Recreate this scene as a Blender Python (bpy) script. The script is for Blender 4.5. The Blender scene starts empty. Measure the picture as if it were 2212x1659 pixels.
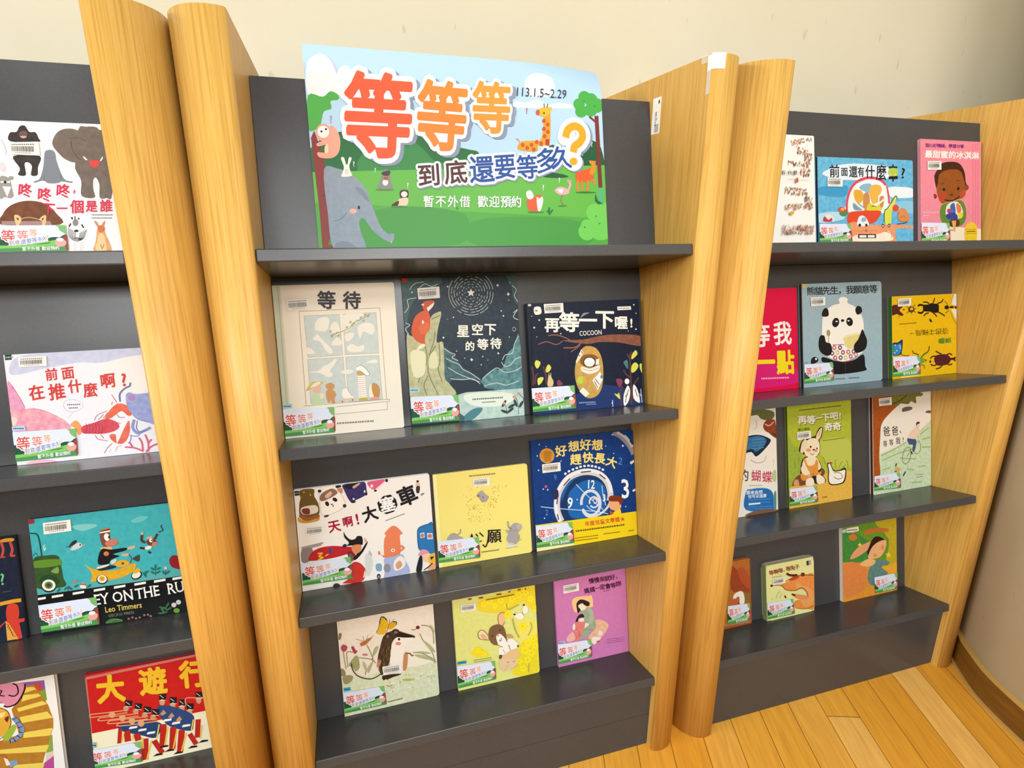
import bpy, bmesh, math, random
import numpy as np
from mathutils import Matrix, Vector
from mathutils.geometry import tessellate_polygon, delaunay_2d_cdt

scene = bpy.context.scene
COL = scene.collection

# ------------------------------------------------------------------ camera
cam_data = bpy.data.cameras.new('camera')
cam_data.sensor_width = 36.0
cam_data.lens = 36.0 * 1255.3 / 2212.0
cam_data.clip_start = 0.02
cam = bpy.data.objects.new('camera', cam_data)
COL.objects.link(cam)
CAM_R = Matrix(((0.9562903, 0.0784280, -0.2817054), (-0.2923972, 0.2682306, -0.9179086), (0.0035723, 0.9601570, 0.2794385)))
cam.matrix_world = Matrix.Translation((0, 0, 1.36387)) @ CAM_R.to_4x4()
scene.camera = cam

# ------------------------------------------------------------------ world, lamps, exposure
scene.view_settings.view_transform = 'Standard'
scene.view_settings.look = 'None'
scene.view_settings.gamma = 1.0
scene.view_settings.use_curve_mapping = False
scene.view_settings.exposure = -0.17
world = bpy.data.worlds.new('room_ambient')
scene.world = world
world.use_nodes = True
world.node_tree.nodes['Background'].inputs[0].default_value = (0.9, 0.95, 1.0, 1)
world.node_tree.nodes['Background'].inputs[1].default_value = 0.08

def ceiling_lamp(name, loc, sx, sy, watts, rot=(0, 0, 0), col=(0.97, 0.985, 1.0)):
    d = bpy.data.lights.new(name, 'AREA')
    d.shape = 'RECTANGLE'; d.size = sx; d.size_y = sy; d.energy = watts; d.color = col
    o = bpy.data.objects.new(name, d); COL.objects.link(o)
    o.location = loc; o.rotation_euler = rot
    return o
for lx, w in ((-1.1, 6), (0.25, 6), (1.2, 6)):
    ceiling_lamp('ceiling_lamp', (lx, 0.05, 2.75), 0.3, 1.2, w)
for lx, w in ((-2.7, 10), (-0.7, 20), (0.8, 32)):
    ceiling_lamp('ceiling_lamp', (lx, -1.6, 2.75), 1.2, 0.6, w, (math.radians(34), 0, math.radians(-12 if lx < -1 else 0)))
for lx, w in ((-3.8, 46), (-1.6, 74), (0.6, 96)):
    ceiling_lamp('ceiling_lamp', (lx, -3.6, 2.75), 1.6, 0.6, w, (math.radians(56), 0, math.radians(-25 if lx < -2 else 0)))
for ly, w in ((-1.6, 215), (0.4, 185)):  # unseen fill row, added far to the left to brighten the right wall
    ceiling_lamp('ceiling_lamp', (-6.2, ly, 2.75), 0.6, 1.6, w, (0, math.radians(-72), 0))

# ------------------------------------------------------------------ measures (metres)
TH = math.radians(12.4)                      # tilt of shelves and back panels
ST, CT = math.sin(TH), math.cos(TH)
YF, YW, YS, YB = 1.0402, 1.5051, 1.05995, 1.20234
ZS = (1.30906, 0.95236, 0.59131, 0.22533)    # front top edge of each shelf
LS = (YB - YS) / CT
PT = 0.0925                                  # side panel thickness
HP = 1.654                                   # side panel height
UNITS = {'L': (-1.134, -0.3048), 'M': (-0.1180, 0.7115), 'R': (0.8985, 1.7275)}

# ------------------------------------------------------------------ materials
def s2l(c): return c / 12.92 if c <= 0.04045 else ((c + 0.055) / 1.055) ** 2.4
def hexlin(h, k=1.0):
    h = h.lstrip('#'); return tuple(s2l(int(h[i:i + 2], 16) / 255) * k for i in (0, 2, 4))
def new_mat(name):
    m = bpy.data.materials.new(name); m.use_nodes = True
    nt = m.node_tree; return m, nt, nt.nodes['Principled BSDF']
def nd(nt, t, **kw):
    n = nt.nodes.new(t)
    for k, v in kw.items(): setattr(n, k, v)
    return n
_plain = {}
def plain(hexcol, rough=0.45, spec=0.4):
    key = (hexcol, rough, spec)
    if key in _plain: return _plain[key]
    m, nt, b = new_mat('paint_' + hexcol.lstrip('#'))
    b.inputs['Base Color'].default_value = (*hexlin(hexcol), 1)
    b.inputs['Roughness'].default_value = rough
    b.inputs['Specular IOR Level'].default_value = spec
    _plain[key] = m; return m
def noise_mat(name, c1, c2, scale=(8, 8, 8), detail=4, rough=0.5, spec=0.35, bump=0.0, lo=0.35, hi=0.65):
    m, nt, b = new_mat(name)
    tc = nd(nt, 'ShaderNodeTexCoord'); mp = nd(nt, 'ShaderNodeMapping'); mp.inputs['Scale'].default_value = scale
    nz = nd(nt, 'ShaderNodeTexNoise'); nz.inputs['Scale'].default_value = 1.0; nz.inputs['Detail'].default_value = detail
    rp = nd(nt, 'ShaderNodeValToRGB'); rp.color_ramp.elements[0].position = lo; rp.color_ramp.elements[1].position = hi
    rp.color_ramp.elements[0].color = (*hexlin(c1), 1); rp.color_ramp.elements[1].color = (*hexlin(c2), 1)
    nt.links.new(tc.outputs['Object'], mp.inputs[0]); nt.links.new(mp.outputs[0], nz.inputs['Vector'])
    nt.links.new(nz.outputs[0], rp.inputs[0]); nt.links.new(rp.outputs[0], b.inputs['Base Color'])
    b.inputs['Roughness'].default_value = rough; b.inputs['Specular IOR Level'].default_value = spec
    if bump:
        bp = nd(nt, 'ShaderNodeBump'); bp.inputs['Strength'].default_value = bump; bp.inputs['Distance'].default_value = 0.002
        nt.links.new(nz.outputs[0], bp.inputs['Height']); nt.links.new(bp.outputs[0], b.inputs['Normal'])
    return m

def make_wood(name, light, mid, dark, rough=0.42):
    m, nt, b = new_mat(name)
    tc = nd(nt, 'ShaderNodeTexCoord')
    def grain(sx, sz, detail, dist=0.0):
        mp = nd(nt, 'ShaderNodeMapping'); mp.inputs['Scale'].default_value = (sx, sx, sz)
        nz = nd(nt, 'ShaderNodeTexNoise'); nz.inputs['Scale'].default_value = 1.0
        nz.inputs['Detail'].default_value = detail; nz.inputs['Distortion'].default_value = dist
        nt.links.new(tc.outputs['Object'], mp.inputs[0]); nt.links.new(mp.outputs[0], nz.inputs['Vector'])
        return nz.outputs[0]
    broad, fine = grain(120, 1.4, 6, 0.15), grain(300, 7.0, 4)
    r1 = nd(nt, 'ShaderNodeValToRGB'); e = r1.color_ramp.elements
    e[0].position = 0.32; e[0].color = (*hexlin(mid), 1); e[1].position = 0.66; e[1].color = (*hexlin(light), 1)
    r2 = nd(nt, 'ShaderNodeValToRGB'); e = r2.color_ramp.elements
    e[0].position = 0.38; e[0].color = (1, 1, 1, 1); e[1].position = 0.50; e[1].color = (0, 0, 0, 1)
    mx = nd(nt, 'ShaderNodeMix', data_type='RGBA'); mul = nd(nt, 'ShaderNodeMath', operation='MULTIPLY'); mul.inputs[1].default_value = 0.6
    nt.links.new(broad, r1.inputs[0]); nt.links.new(fine, r2.inputs[0]); nt.links.new(r2.outputs[0], mul.inputs[0])
    nt.links.new(mul.outputs[0], mx.inputs[0]); nt.links.new(r1.outputs[0], mx.inputs[6]); mx.inputs[7].default_value = (*hexlin(dark), 1)
    nt.links.new(mx.outputs[2], b.inputs['Base Color'])
    b.inputs['Roughness'].default_value = rough; b.inputs['Specular IOR Level'].default_value = 0.35
    return m
OAK = make_wood('oak_veneer', '#d2a454', '#c89947', '#b18438')
GREY = noise_mat('grey_laminate', '#3e3e3e', '#424141', (220, 220, 220), 2, 0.25, 0.35)
WALL = noise_mat('cream_wall_paint', '#cdc4a9', '#d0c7ae', (3, 3, 3), 3, 0.8, 0.2)
SKIRT = noise_mat('brown_skirting', '#6e4a18', '#80561e', (6, 6, 60), 3, 0.45, 0.3)
TRIMWOOD = noise_mat('pale_strip', '#b89048', '#c49c54', (6, 6, 60), 3, 0.5, 0.3)

def wall_marks(m):
    # rare vertical scuffs of dirt on the paint
    nt = m.node_tree; b = nt.nodes['Principled BSDF']
    tc = nd(nt, 'ShaderNodeTexCoord'); mp = nd(nt, 'ShaderNodeMapping'); mp.inputs['Scale'].default_value = (60, 60, 16)
    nz = nd(nt, 'ShaderNodeTexNoise'); nz.inputs['Scale'].default_value = 1.0; nz.inputs['Detail'].default_value = 1.0
    rp = nd(nt, 'ShaderNodeValToRGB'); rp.color_ramp.elements[0].position = 0.745; rp.color_ramp.elements[1].position = 0.78
    rp.color_ramp.elements[1].color = (0.35, 0.35, 0.35, 1)
    old = b.inputs['Base Color'].links[0].from_socket
    mx = nd(nt, 'ShaderNodeMix', data_type='RGBA'); mx.inputs[7].default_value = (*hexlin('#a09474'), 1)
    nt.links.new(tc.outputs['Object'], mp.inputs[0]); nt.links.new(mp.outputs[0], nz.inputs['Vector']); nt.links.new(nz.outputs[0], rp.inputs[0])
    nt.links.new(rp.outputs[0], mx.inputs[0]); nt.links.new(old, mx.inputs[6]); nt.links.new(mx.outputs[2], b.inputs['Base Color'])
wall_marks(WALL)

def make_floor():
    m, nt, b = new_mat('plank_floor')
    tc = nd(nt, 'ShaderNodeTexCoord'); mp = nd(nt, 'ShaderNodeMapping', vector_type='POINT')
    nt.links.new(tc.outputs['UV'], mp.inputs[0])       # UV: u across the planks, v along them, in plank widths
    sp = nd(nt, 'ShaderNodeSeparateXYZ'); nt.links.new(mp.outputs[0], sp.inputs[0])
    fl = nd(nt, 'ShaderNodeMath', operation='FLOOR'); nt.links.new(sp.outputs[0], fl.inputs[0])
    wn = nd(nt, 'ShaderNodeTexWhiteNoise', noise_dimensions='1D'); nt.links.new(fl.outputs[0], wn.inputs['W'])
    # staggered board ends
    ofs = nd(nt, 'ShaderNodeMath', operation='MULTIPLY'); nt.links.new(wn.outputs[0], ofs.inputs[0]); ofs.inputs[1].default_value = 9.0
    ad = nd(nt, 'ShaderNodeMath', operation='ADD'); nt.links.new(sp.outputs[1], ad.inputs[0]); nt.links.new(ofs.outputs[0], ad.inputs[1])
    dv = nd(nt, 'ShaderNodeMath', operation='DIVIDE'); nt.links.new(ad.outputs[0], dv.inputs[0]); dv.inputs[1].default_value = 9.7
    fl2 = nd(nt, 'ShaderNodeMath', operation='FLOOR'); nt.links.new(dv.outputs[0], fl2.inputs[0])
    cb = nd(nt, 'ShaderNodeCombineXYZ'); nt.links.new(fl.outputs[0], cb.inputs[0]); nt.links.new(fl2.outputs[0], cb.inputs[1])
    wn2 = nd(nt, 'ShaderNodeTexWhiteNoise', noise_dimensions='3D'); nt.links.new(cb.outputs[0], wn2.inputs[0])
    rp = nd(nt, 'ShaderNodeValToRGB'); els = rp.color_ramp.elements
    els[0].position = 0.0; els[0].color = (*hexlin('#dd9a30'), 1); els[1].position = 1.0; els[1].color = (*hexlin('#eab662'), 1)
    e = els.new(0.45); e.color = (*hexlin('#e3a53c'), 1)
    nt.links.new(wn2.outputs[0], rp.inputs[0])
    gm = nd(nt, 'ShaderNodeMapping'); gm.inputs['Scale'].default_value = (7.0, 0.55, 1); nt.links.new(tc.outputs['UV'], gm.inputs[0])
    gz = nd(nt, 'ShaderNodeTexNoise'); gz.inputs['Scale'].default_value = 1.0; gz.inputs['Detail'].default_value = 5; gz.inputs['Distortion'].default_value = 0.6
    nt.links.new(gm.outputs[0], gz.inputs['Vector'])
    gr = nd(nt, 'ShaderNodeValToRGB'); gr.color_ramp.elements[0].position = 0.3; gr.color_ramp.elements[0].color = (0.72, 0.66, 0.56, 1)
    gr.color_ramp.elements[1].position = 0.68; gr.color_ramp.elements[1].color = (1.08, 1.05, 1.0, 1); nt.links.new(gz.outputs[0], gr.inputs[0])
    mx = nd(nt, 'ShaderNodeMix', data_type='RGBA', blend_type='MULTIPLY'); mx.inputs[0].default_value = 0.6
    nt.links.new(rp.outputs[0], mx.inputs[6]); nt.links.new(gr.outputs[0], mx.inputs[7])
    # seams between boards
    def seam(val, w):
        fr = nd(nt, 'ShaderNodeMath', operation='FRACT'); nt.links.new(val, fr.inputs[0])
        sb = nd(nt, 'ShaderNodeMath', operation='SUBTRACT'); nt.links.new(fr.outputs[0], sb.inputs[0]); sb.inputs[1].default_value = 0.5
        ab = nd(nt, 'ShaderNodeMath', operation='ABSOLUTE'); nt.links.new(sb.outputs[0], ab.inputs[0])
        gt = nd(nt, 'ShaderNodeMath', operation='GREATER_THAN'); nt.links.new(ab.outputs[0], gt.inputs[0]); gt.inputs[1].default_value = 0.5 - w
        return gt.outputs[0]
    s1, s2 = seam(sp.outputs[0], 0.013), seam(dv.outputs[0], 0.0016)
    sm = nd(nt, 'ShaderNodeMath', operation='MAXIMUM'); nt.links.new(s1, sm.inputs[0]); nt.links.new(s2, sm.inputs[1])
    sk = nd(nt, 'ShaderNodeMath', operation='MULTIPLY'); nt.links.new(sm.outputs[0], sk.inputs[0]); sk.inputs[1].default_value = 0.8
    m2 = nd(nt, 'ShaderNodeMix', data_type='RGBA'); nt.links.new(sk.outputs[0], m2.inputs[0]); nt.links.new(mx.outputs[2], m2.inputs[6])
    m2.inputs[7].default_value = (*hexlin('#7a4c12'), 1); nt.links.new(m2.outputs[2], b.inputs['Base Color'])
    b.inputs['Roughness'].default_value = 0.42; b.inputs['Specular IOR Level'].default_value = 0.35
    return m
FLOOR = make_floor()

def make_print():
    # printed paper: each face carries the ink colour of its own piece of the picture, lightly mottled
    m, nt, b = new_mat('printed_paper')
    a1 = nd(nt, 'ShaderNodeAttribute', attribute_name='ink'); a2 = nd(nt, 'ShaderNodeAttribute', attribute_name='ink_mottle')
    tc = nd(nt, 'ShaderNodeTexCoord'); nz = nd(nt, 'ShaderNodeTexNoise'); nz.inputs['Scale'].default_value = 95; nz.inputs['Detail'].default_value = 5
    rp = nd(nt, 'ShaderNodeValToRGB'); rp.color_ramp.elements[0].position = 0.3; rp.color_ramp.elements[1].position = 0.7
    mx = nd(nt, 'ShaderNodeMix', data_type='RGBA')
    nt.links.new(tc.outputs['Object'], nz.inputs['Vector']); nt.links.new(nz.outputs[0], rp.inputs[0]); nt.links.new(rp.outputs[0], mx.inputs[0])
    nt.links.new(a1.outputs['Color'], mx.inputs[6]); nt.links.new(a2.outputs['Color'], mx.inputs[7]); nt.links.new(mx.outputs[2], b.inputs['Base Color'])
    b.inputs['Roughness'].default_value = 0.36; b.inputs['Specular IOR Level'].default_value = 0.16
    return m
PRINT = make_print()
INK = 0.86

# ------------------------------------------------------------------ object helpers
def link_mesh(name, bm_or_mesh, mat=None, parent=None, smooth=False):
    if isinstance(bm_or_mesh, bmesh.types.BMesh):
        me = bpy.data.meshes.new(name); bm_or_mesh.normal_update(); bm_or_mesh.to_mesh(me); bm_or_mesh.free()
    else: me = bm_or_mesh
    if mat: me.materials.append(mat)
    if smooth:
        for p in me.polygons: p.use_smooth = True
    o = bpy.data.objects.new(name, me); COL.objects.link(o)
    if parent: o.parent = parent
    return o
def tag(o, label=None, cat=None, group=None, kind=None):
    if label: o['label'] = label
    if cat: o['category'] = cat
    if group: o['group'] = group
    if kind: o['kind'] = kind
    return o
def thing(name, label, cat, loc=(0, 0, 0), rot=(0, 0, 0), group=None):
    o = bpy.data.objects.new(name, None); COL.objects.link(o); o.empty_display_size = 0.05
    o.location = loc; o.rotation_euler = rot
    return tag(o, label, cat, group)
def prism(bm, pts, axis, a, b):
    """extrude a closed outline of 2-D points along an axis from a to b"""
    def mk(p, h): return (p[0], p[1], h) if axis == 'z' else ((p[0], h, p[1]) if axis == 'y' else (h, p[0], p[1]))
    lo = [bm.verts.new(mk(p, a)) for p in pts]; hi = [bm.verts.new(mk(p, b)) for p in pts]
    n = len(pts)
    bm.faces.new(lo); bm.faces.new(hi[::-1])
    for i in range(n): bm.faces.new((lo[i], hi[i], hi[(i + 1) % n], lo[(i + 1) % n]))
    bmesh.ops.recalc_face_normals(bm, faces=bm.faces)
def box(bm, x0, x1, y0, y1, z0, z1): prism(bm, [(x0, y0), (x1, y0), (x1, y1), (x0, y1)], 'z', z0, z1)

# ------------------------------------------------------------------ room shell
bm = bmesh.new(); box(bm, -2.2, 2.7, -3.0, 1.7, -0.05, 0.0)
uvl = bm.loops.layers.uv.new('UVMap')
ca, sa = math.cos(math.atan(0.355)), math.sin(math.atan(0.355))
for f in bm.faces:
    for lp in f.loops:
        x, y = lp.vert.co.x - 0.973, lp.vert.co.y - 1.06
        lp[uvl].uv = ((x * ca - y * sa) / 0.0925 + 40, (x * sa + y * ca) / 0.0925 + 40)
tag(link_mesh('floor', bm, FLOOR), kind='structure')
CURVE = [(1.655, -3.0), (1.656, 0.0), (1.660, 0.45), (1.676, 0.66), (1.692, 0.770), (1.713, 0.862), (1.736, 0.928), (1.768, 0.985), (1.806, 1.044), (1.852, 1.102), (1.915, 1.175), (2.0, 1.26), (2.1, 1.345), (2.22, 1.42), (2.36, 1.475), (2.52, 1.502), (2.6, 1.5051)]
def smooth_line(pts, n=4, closed=False):
    P = [Vector(p) for p in pts]; out = []; m = len(P)
    if m < 3 and not closed: return [tuple(p) for p in P]
    rng_ = range(m) if closed else range(m - 1)
    for i in rng_:
        g = (lambda k: P[k % m]) if closed else (lambda k: P[min(max(k, 0), m - 1)])
        p0, p1, p2, p3 = g(i - 1), g(i), g(i + 1), g(i + 2)
        for k in range(n):
            t = k / n
            out.append(tuple(0.5 * ((2 * p1) + (p2 - p0) * t + (2 * p0 - 5 * p1 + 4 * p2 - p3) * t * t + (3 * p1 - p0 - 3 * p2 + p3) * t ** 3)))
    if not closed: out.append(tuple(P[-1]))
    return out
CV = smooth_line(CURVE, 4)
def offset_line(line, d):
    out = []
    for i, p in enumerate(line):
        a, b = Vector(line[max(i - 1, 0)]), Vector(line[min(i + 1, len(line) - 1)]); t = (b - a).normalized()
        out.append((p[0] - t.y * d, p[1] + t.x * d))
    return out
def ribbon_wall(name, near, far, z0, z1, mat):
    b_ = bmesh.new(); prism(b_, near + far[::-1], 'z', z0, z1)
    return tag(link_mesh(name, b_, mat), kind='structure')
bm = bmesh.new(); box(bm, -2.2, 2.6, YW, YW + 0.12, 0, 3.0)
tag(link_mesh('wall_back', bm, WALL), kind='structure')
w = ribbon_wall('wall_right', CV, offset_line(CV, -0.10), 0, 3.0, WALL)
for p in w.data.polygons: p.use_smooth = abs(p.normal.z) < 0.5
SK = [p for p in CV if p[1] < 1.13]
SKa = SK[:[i for i, p in enumerate(SK) if p[1] < 0.945][-1] + 1]; SKb = SK[len(SKa) - 1:]
for nm, seg in (('baseboard_right', SKa), ('baseboard_corner', SKb)):
    seg = list(seg)
    if nm == 'baseboard_corner': seg[0] = tuple(Vector(seg[0]) + (Vector(seg[1]) - Vector(seg[0])).normalized() * 0.0012)
    o = ribbon_wall(nm, offset_line(seg, 0.012), offset_line(seg, 0.0), 0.0, 0.092, SKIRT)
    b_ = bmesh.new(); prism(b_, offset_line(seg, 0.014) + offset_line(seg, 0.0)[::-1], 'z', 0.092, 0.098)
    link_mesh('top_strip', b_, TRIMWOOD, o)
    b_ = bmesh.new(); prism(b_, offset_line(seg, 0.019) + offset_line(seg, 0.0121)[::-1], 'z', 0.0, 0.009)
    link_mesh('shoe_strip', b_, TRIMWOOD, o)

# ------------------------------------------------------------------ bookcases
PROFILE = [(0, .012), (.03, .006), (.10, .0025), (.2, .0006), (.32, 0), (.5, .005), (.66, .015), (.80, .031), (.90, .049), (.965, .068), (1, .10)]
def side_panel(parent, inner, sign, ox):
    """upright oak panel, its front edge rounded towards the outside; sign = +1 when the panel grows to +x"""
    b_ = bmesh.new()
    front = smooth_line([(inner + sign * fx * PT - ox, YF + dy) for fx, dy in PROFILE], 3)
    pts = front + [(inner + sign * PT - ox, YW - 0.004), (inner - ox, YW - 0.004)]
    prism(b_, pts, 'z', 0.0, HP)
    o = link_mesh('side_panel', b_, OAK, parent)
    for p in o.data.polygons: p.use_smooth = abs(p.normal.z) < 0.5 and p.center.y < YF + 0.11
    return o
def tilt(k, x, s, t): return (x, YS + s * CT + t * ST, ZS[k] - s * ST + t * CT)
def tilted_box(name, k, x0, x1, s0, s1, t0, t1, parent, bevel=0.0):
    b_ = bmesh.new()
    v = [b_.verts.new(tilt(k, x, s, t)) for x in (x0, x1) for s in (s0, s1) for t in (t0, t1)]
    for f in ((0, 1, 3, 2), (4, 6, 7, 5), (0, 4, 5, 1), (2, 3, 7, 6), (0, 2, 6, 4), (1, 5, 7, 3)): b_.faces.new([v[i] for i in f])
    bmesh.ops.recalc_face_normals(b_, faces=b_.faces)
    if bevel: bmesh.ops.bevel(b_, geom=list(b_.edges), offset=bevel, segments=2, affect='EDGES', profile=0.5)
    return link_mesh(name, b_, GREY, parent)
def bookcase(u, label):
    x0, x1 = UNITS[u]
    root = thing('bookcase', label, 'bookcase', (0, 0, 0), group='display bookcases along the wall')
    a = side_panel(root, x0, -1, 0); b = side_panel(root, x1, 1, 0)
    g = 0.0006
    for k in range(4):
        tilted_box('shelf', k, x0 + g, x1 - g, 0, LS + 0.10, -0.022, 0, root, 0.0022)
        top = 0.339 if k == 0 else (ZS[k - 1] - ZS[k]) * CT - 0.0225
        tilted_box('back_panel', k, x0 + g, x1 - g, LS, LS + 0.016, 0.0003, top, root, 0.0008)
    b_ = bmesh.new()
    if u == 'M':
        box(b_, x0 + g, x1 - g, 1.0715, 1.0895, 0.1008, 0.1985); link_mesh('kick_board', b_, GREY, root)
        b_ = bmesh.new(); box(b_, x0 + g, x1 - g, 1.0712, 1.0895, 0.0, 0.1); link_mesh('plinth', b_, GREY, root)
    else:
        box(b_, x0 + g, x1 - g, 1.0715, 1.0895, 0.0, 0.1985); link_mesh('kick_board', b_, GREY, root)
    return root, a, b
bookcase('L', 'oak and grey tilted-shelf bookcase at the left, cut off by the photo edge')
mid_case, mid_left, mid_right = bookcase('M', 'oak and grey tilted-shelf bookcase in the middle, carrying the large poster')
bookcase('R', 'oak and grey tilted-shelf bookcase at the right, beside the curved wall')
# stock label and white tape on the right-hand panel of the middle bookcase
xi = UNITS['M'][1]
b_ = bmesh.new(); box(b_, xi - 0.0004, xi - 0.00005, 1.2245, 1.2585, 1.5375, 1.6112)
lab = link_mesh('stock_label', b_, plain('#efe9dc', 0.4), mid_right); tag(lab, 'white stock label with a black dot')
b_ = bmesh.new()
prism(b_, [(1.2322 + 0.0030 * math.cos(q * math.pi / 8), 1.6015 + 0.0042 * math.sin(q * math.pi / 8)) for q in range(16)], 'x', xi - 0.0006, xi - 0.00041)
rr = random.Random(4)
for col, yy, zt, zb in ((0, 1.2405, 1.583, 1.574), (0, 1.2385, 1.571, 1.567), (0, 1.2435, 1.582, 1.555)):
    z = zt
    while z > zb:
        box(b_, xi - 0.0006, xi - 0.00041, yy - 0.002, yy + 0.002, z - 0.002, z - 0.0006); z -= 0.0032
for z in np.arange(1.541, 1.556, 0.0021): box(b_, xi - 0.0006, xi - 0.00041, 1.229, 1.246, z, z + 0.0009)
link_mesh('label_print', b_, plain('#35343a', 0.5), lab)
b_ = bmesh.new()
front = smooth_line([(xi + fx * PT, YF + dy) for fx, dy in PROFILE], 3)
fr = [p for p in front if p[0] <= xi + 0.0235]
prism(b_, offset_line(fr, -0.0008) + offset_line(fr, -0.0001)[::-1], 'z', 1.628, HP + 0.0008)
prism(b_, [(xi - 0.0008, YF + 0.0125), (xi - 0.0001, YF + 0.0125), (xi - 0.0001, YF + 0.022), (xi - 0.0008, YF + 0.022)], 'z', 1.626, HP + 0.0008)
prism(b_, [(xi - 0.0008, YF + 0.006), (xi + 0.0235, YF - 0.0005), (xi + 0.0235, YF + 0.03), (xi - 0.0008, YF + 0.045)], 'z', HP + 0.0001, HP + 0.0011)
tag(link_mesh('white_tape', b_, plain('#f2f0e2', 0.35), mid_right), 'white tape folded over the top corner')
cm, nt_, bs_ = new_mat('clear_tape'); bs_.inputs['Base Color'].default_value = (0.86, 0.80, 0.66, 1); bs_.inputs['Alpha'].default_value = 0.42; bs_.inputs['Roughness'].default_value = 0.2
b_ = bmesh.new(); box(b_, xi - 0.0006, xi - 0.0001, 1.0625, 1.083, 1.642, HP + 0.0004); box(b_, xi - 0.0006, xi - 0.0001, 1.0505, 1.0622, 1.586, HP + 0.0004)
link_mesh('clear_tape', b_, cm, mid_right)

# ------------------------------------------------------------------ drawing pictures as thin layers of printed paper
def homography(src, dst):
    A, B = [], []
    for (x, y), (u, v) in zip(src, dst):
        A += [[x, y, 1, 0, 0, 0, -u * x, -u * y], [0, 0, 0, x, y, 1, -v * x, -v * y]]; B += [u, v]
    h = np.append(np.linalg.solve(np.array(A, float), np.array(B, float)), 1).reshape(3, 3)
    def m(p):
        q = h @ np.array((p[0], p[1], 1.0)); return (q[0] / q[2], q[1] / q[2])
    return m
_glyph = {}
def glyph(txt):
    if txt in _glyph: return _glyph[txt]
    cu = bpy.data.curves.new('lettering', 'FONT'); cu.body = txt; cu.size = 1.0; cu.resolution_u = 2
    o = bpy.data.objects.new('lettering', cu); COL.objects.link(o)
    me = bpy.data.meshes.new_from_object(o.evaluated_get(bpy.context.evaluated_depsgraph_get()))
    vs = [(v.co.x, v.co.y) for v in me.vertices]; ps = [list(p.vertices) for p in me.polygons]
    cnt = {}
    for p in ps:
        for a, b in zip(p, p[1:] + p[:1]): cnt[(min(a, b), max(a, b))] = cnt.get((min(a, b), max(a, b)), 0) + 1
    bd = [e for e, c in cnt.items() if c == 1]
    bpy.data.objects.remove(o); bpy.data.curves.remove(cu); bpy.data.meshes.remove(me)
    _glyph[txt] = (vs, ps, bd); return _glyph[txt]
_bold = {}
def bold_glyph(txt, bold):
    """the glyph grown by a round brush of width bold, as one sheet of triangles"""
    key = (txt, round(bold, 3))
    if key in _bold: return _bold[key]
    vs, ps, bd = glyph(txt)
    if bold <= 0: _bold[key] = (vs, ps); return _bold[key]
    r = bold / 2; k = 8 if r > 0.04 else 6
    V, F = [], []
    def add(q):
        A = sum(a[0] * b[1] - b[0] * a[1] for a, b in zip(q, q[1:] + q[:1]))
        if abs(A) < 2e-7: return
        n = len(V); V.extend(q if A > 0 else q[::-1]); F.append(list(range(n, n + len(q))))
    for p in ps: add([Vector(vs[i]) for i in p])
    used = set()
    for a, b in bd:
        pa, pb = Vector(vs[a]), Vector(vs[b]); d = pb - pa
        if d.length < 1e-6: continue
        n = Vector((-d.y, d.x)).normalized() * r
        add([pa + n, pa - n, pb - n, pb + n]); used |= {a, b}
    for i in used: add([Vector((vs[i][0] + r * math.cos(6.2832 * q / k), vs[i][1] + r * math.sin(6.2832 * q / k))) for q in range(k)])
    res = delaunay_2d_cdt(V, [], F, 0, 1e-4)
    bq = bmesh.new(); bv = [bq.verts.new((v[0], v[1], 0)) for v in res[0]]
    C = np.array([[sum(res[0][i][q] for i in f) / len(f) for q in (0, 1)] for f in res[2]])      # triangle centres
    keep = np.zeros(len(C), bool); G = np.array(vs)
    for a, b in bd:                                                                          # near an outline edge ...
        pa, d = G[a], G[b] - G[a]; t_ = np.clip(((C - pa) @ d) / max(d @ d, 1e-12), 0, 1)
        keep |= np.hypot(*(C - pa - t_[:, None] * d).T) < r * 0.985
    for p in ps:                                                                             # ... or within the letter itself
        for q in range(1, len(p) - 1):
            A_, B_, C_ = G[p[0]], G[p[q]], G[p[q + 1]]
            cr = [(y[0] - x[0]) * (C[:, 1] - x[1]) - (y[1] - x[1]) * (C[:, 0] - x[0]) for x, y in ((A_, B_), (B_, C_), (C_, A_))]
            keep |= ((cr[0] >= 0) & (cr[1] >= 0) & (cr[2] >= 0)) | ((cr[0] <= 0) & (cr[1] <= 0) & (cr[2] <= 0))
    for f, k_ in zip(res[2], keep):
        if k_: bq.faces.new([bv[i] for i in f])
    bmesh.ops.delete(bq, geom=[v for v in bq.verts if not v.link_faces], context='VERTS')
    bmesh.ops.dissolve_limit(bq, angle_limit=0.09, verts=bq.verts[:], edges=bq.edges[:])
    bq.verts.index_update()
    _bold[key] = ([(v.co.x, v.co.y) for v in bq.verts], [[v.index for v in f.verts] for f in bq.faces]); bq.free()
    return _bold[key]
INK_SCALE = [1.0]
def ink(c):
    c = c.split('@')[0]; a, _, b = c.partition('~')
    return hexlin(a, INK * INK_SCALE[0]), hexlin(b or a, INK * INK_SCALE[0])
def inside(p, clip):
    for (ax, ay), (bx, by) in zip(clip, clip[1:] + clip[:1]):
        if (bx - ax) * (p[1] - ay) - (by - ay) * (p[0] - ax) < -1e-9: return False
    return True
def clip_poly(poly, clip):
    for (ax, ay), (bx, by) in zip(clip, clip[1:] + clip[:1]):
        if not poly: return poly
        out = []; d = [(bx - ax) * (p[1] - ay) - (by - ay) * (p[0] - ax) for p in poly]
        for i in range(len(poly)):
            j = (i + 1) % len(poly)
            if d[i] >= 0: out.append(poly[i])
            if (d[i] > 0 and d[j] < 0) or (d[i] < 0 and d[j] > 0):
                t = d[i] / (d[i] - d[j]); out.append((poly[i][0] + t * (poly[j][0] - poly[i][0]), poly[i][1] + t * (poly[j][1] - poly[i][1])))
        poly = out
    return poly
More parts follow.
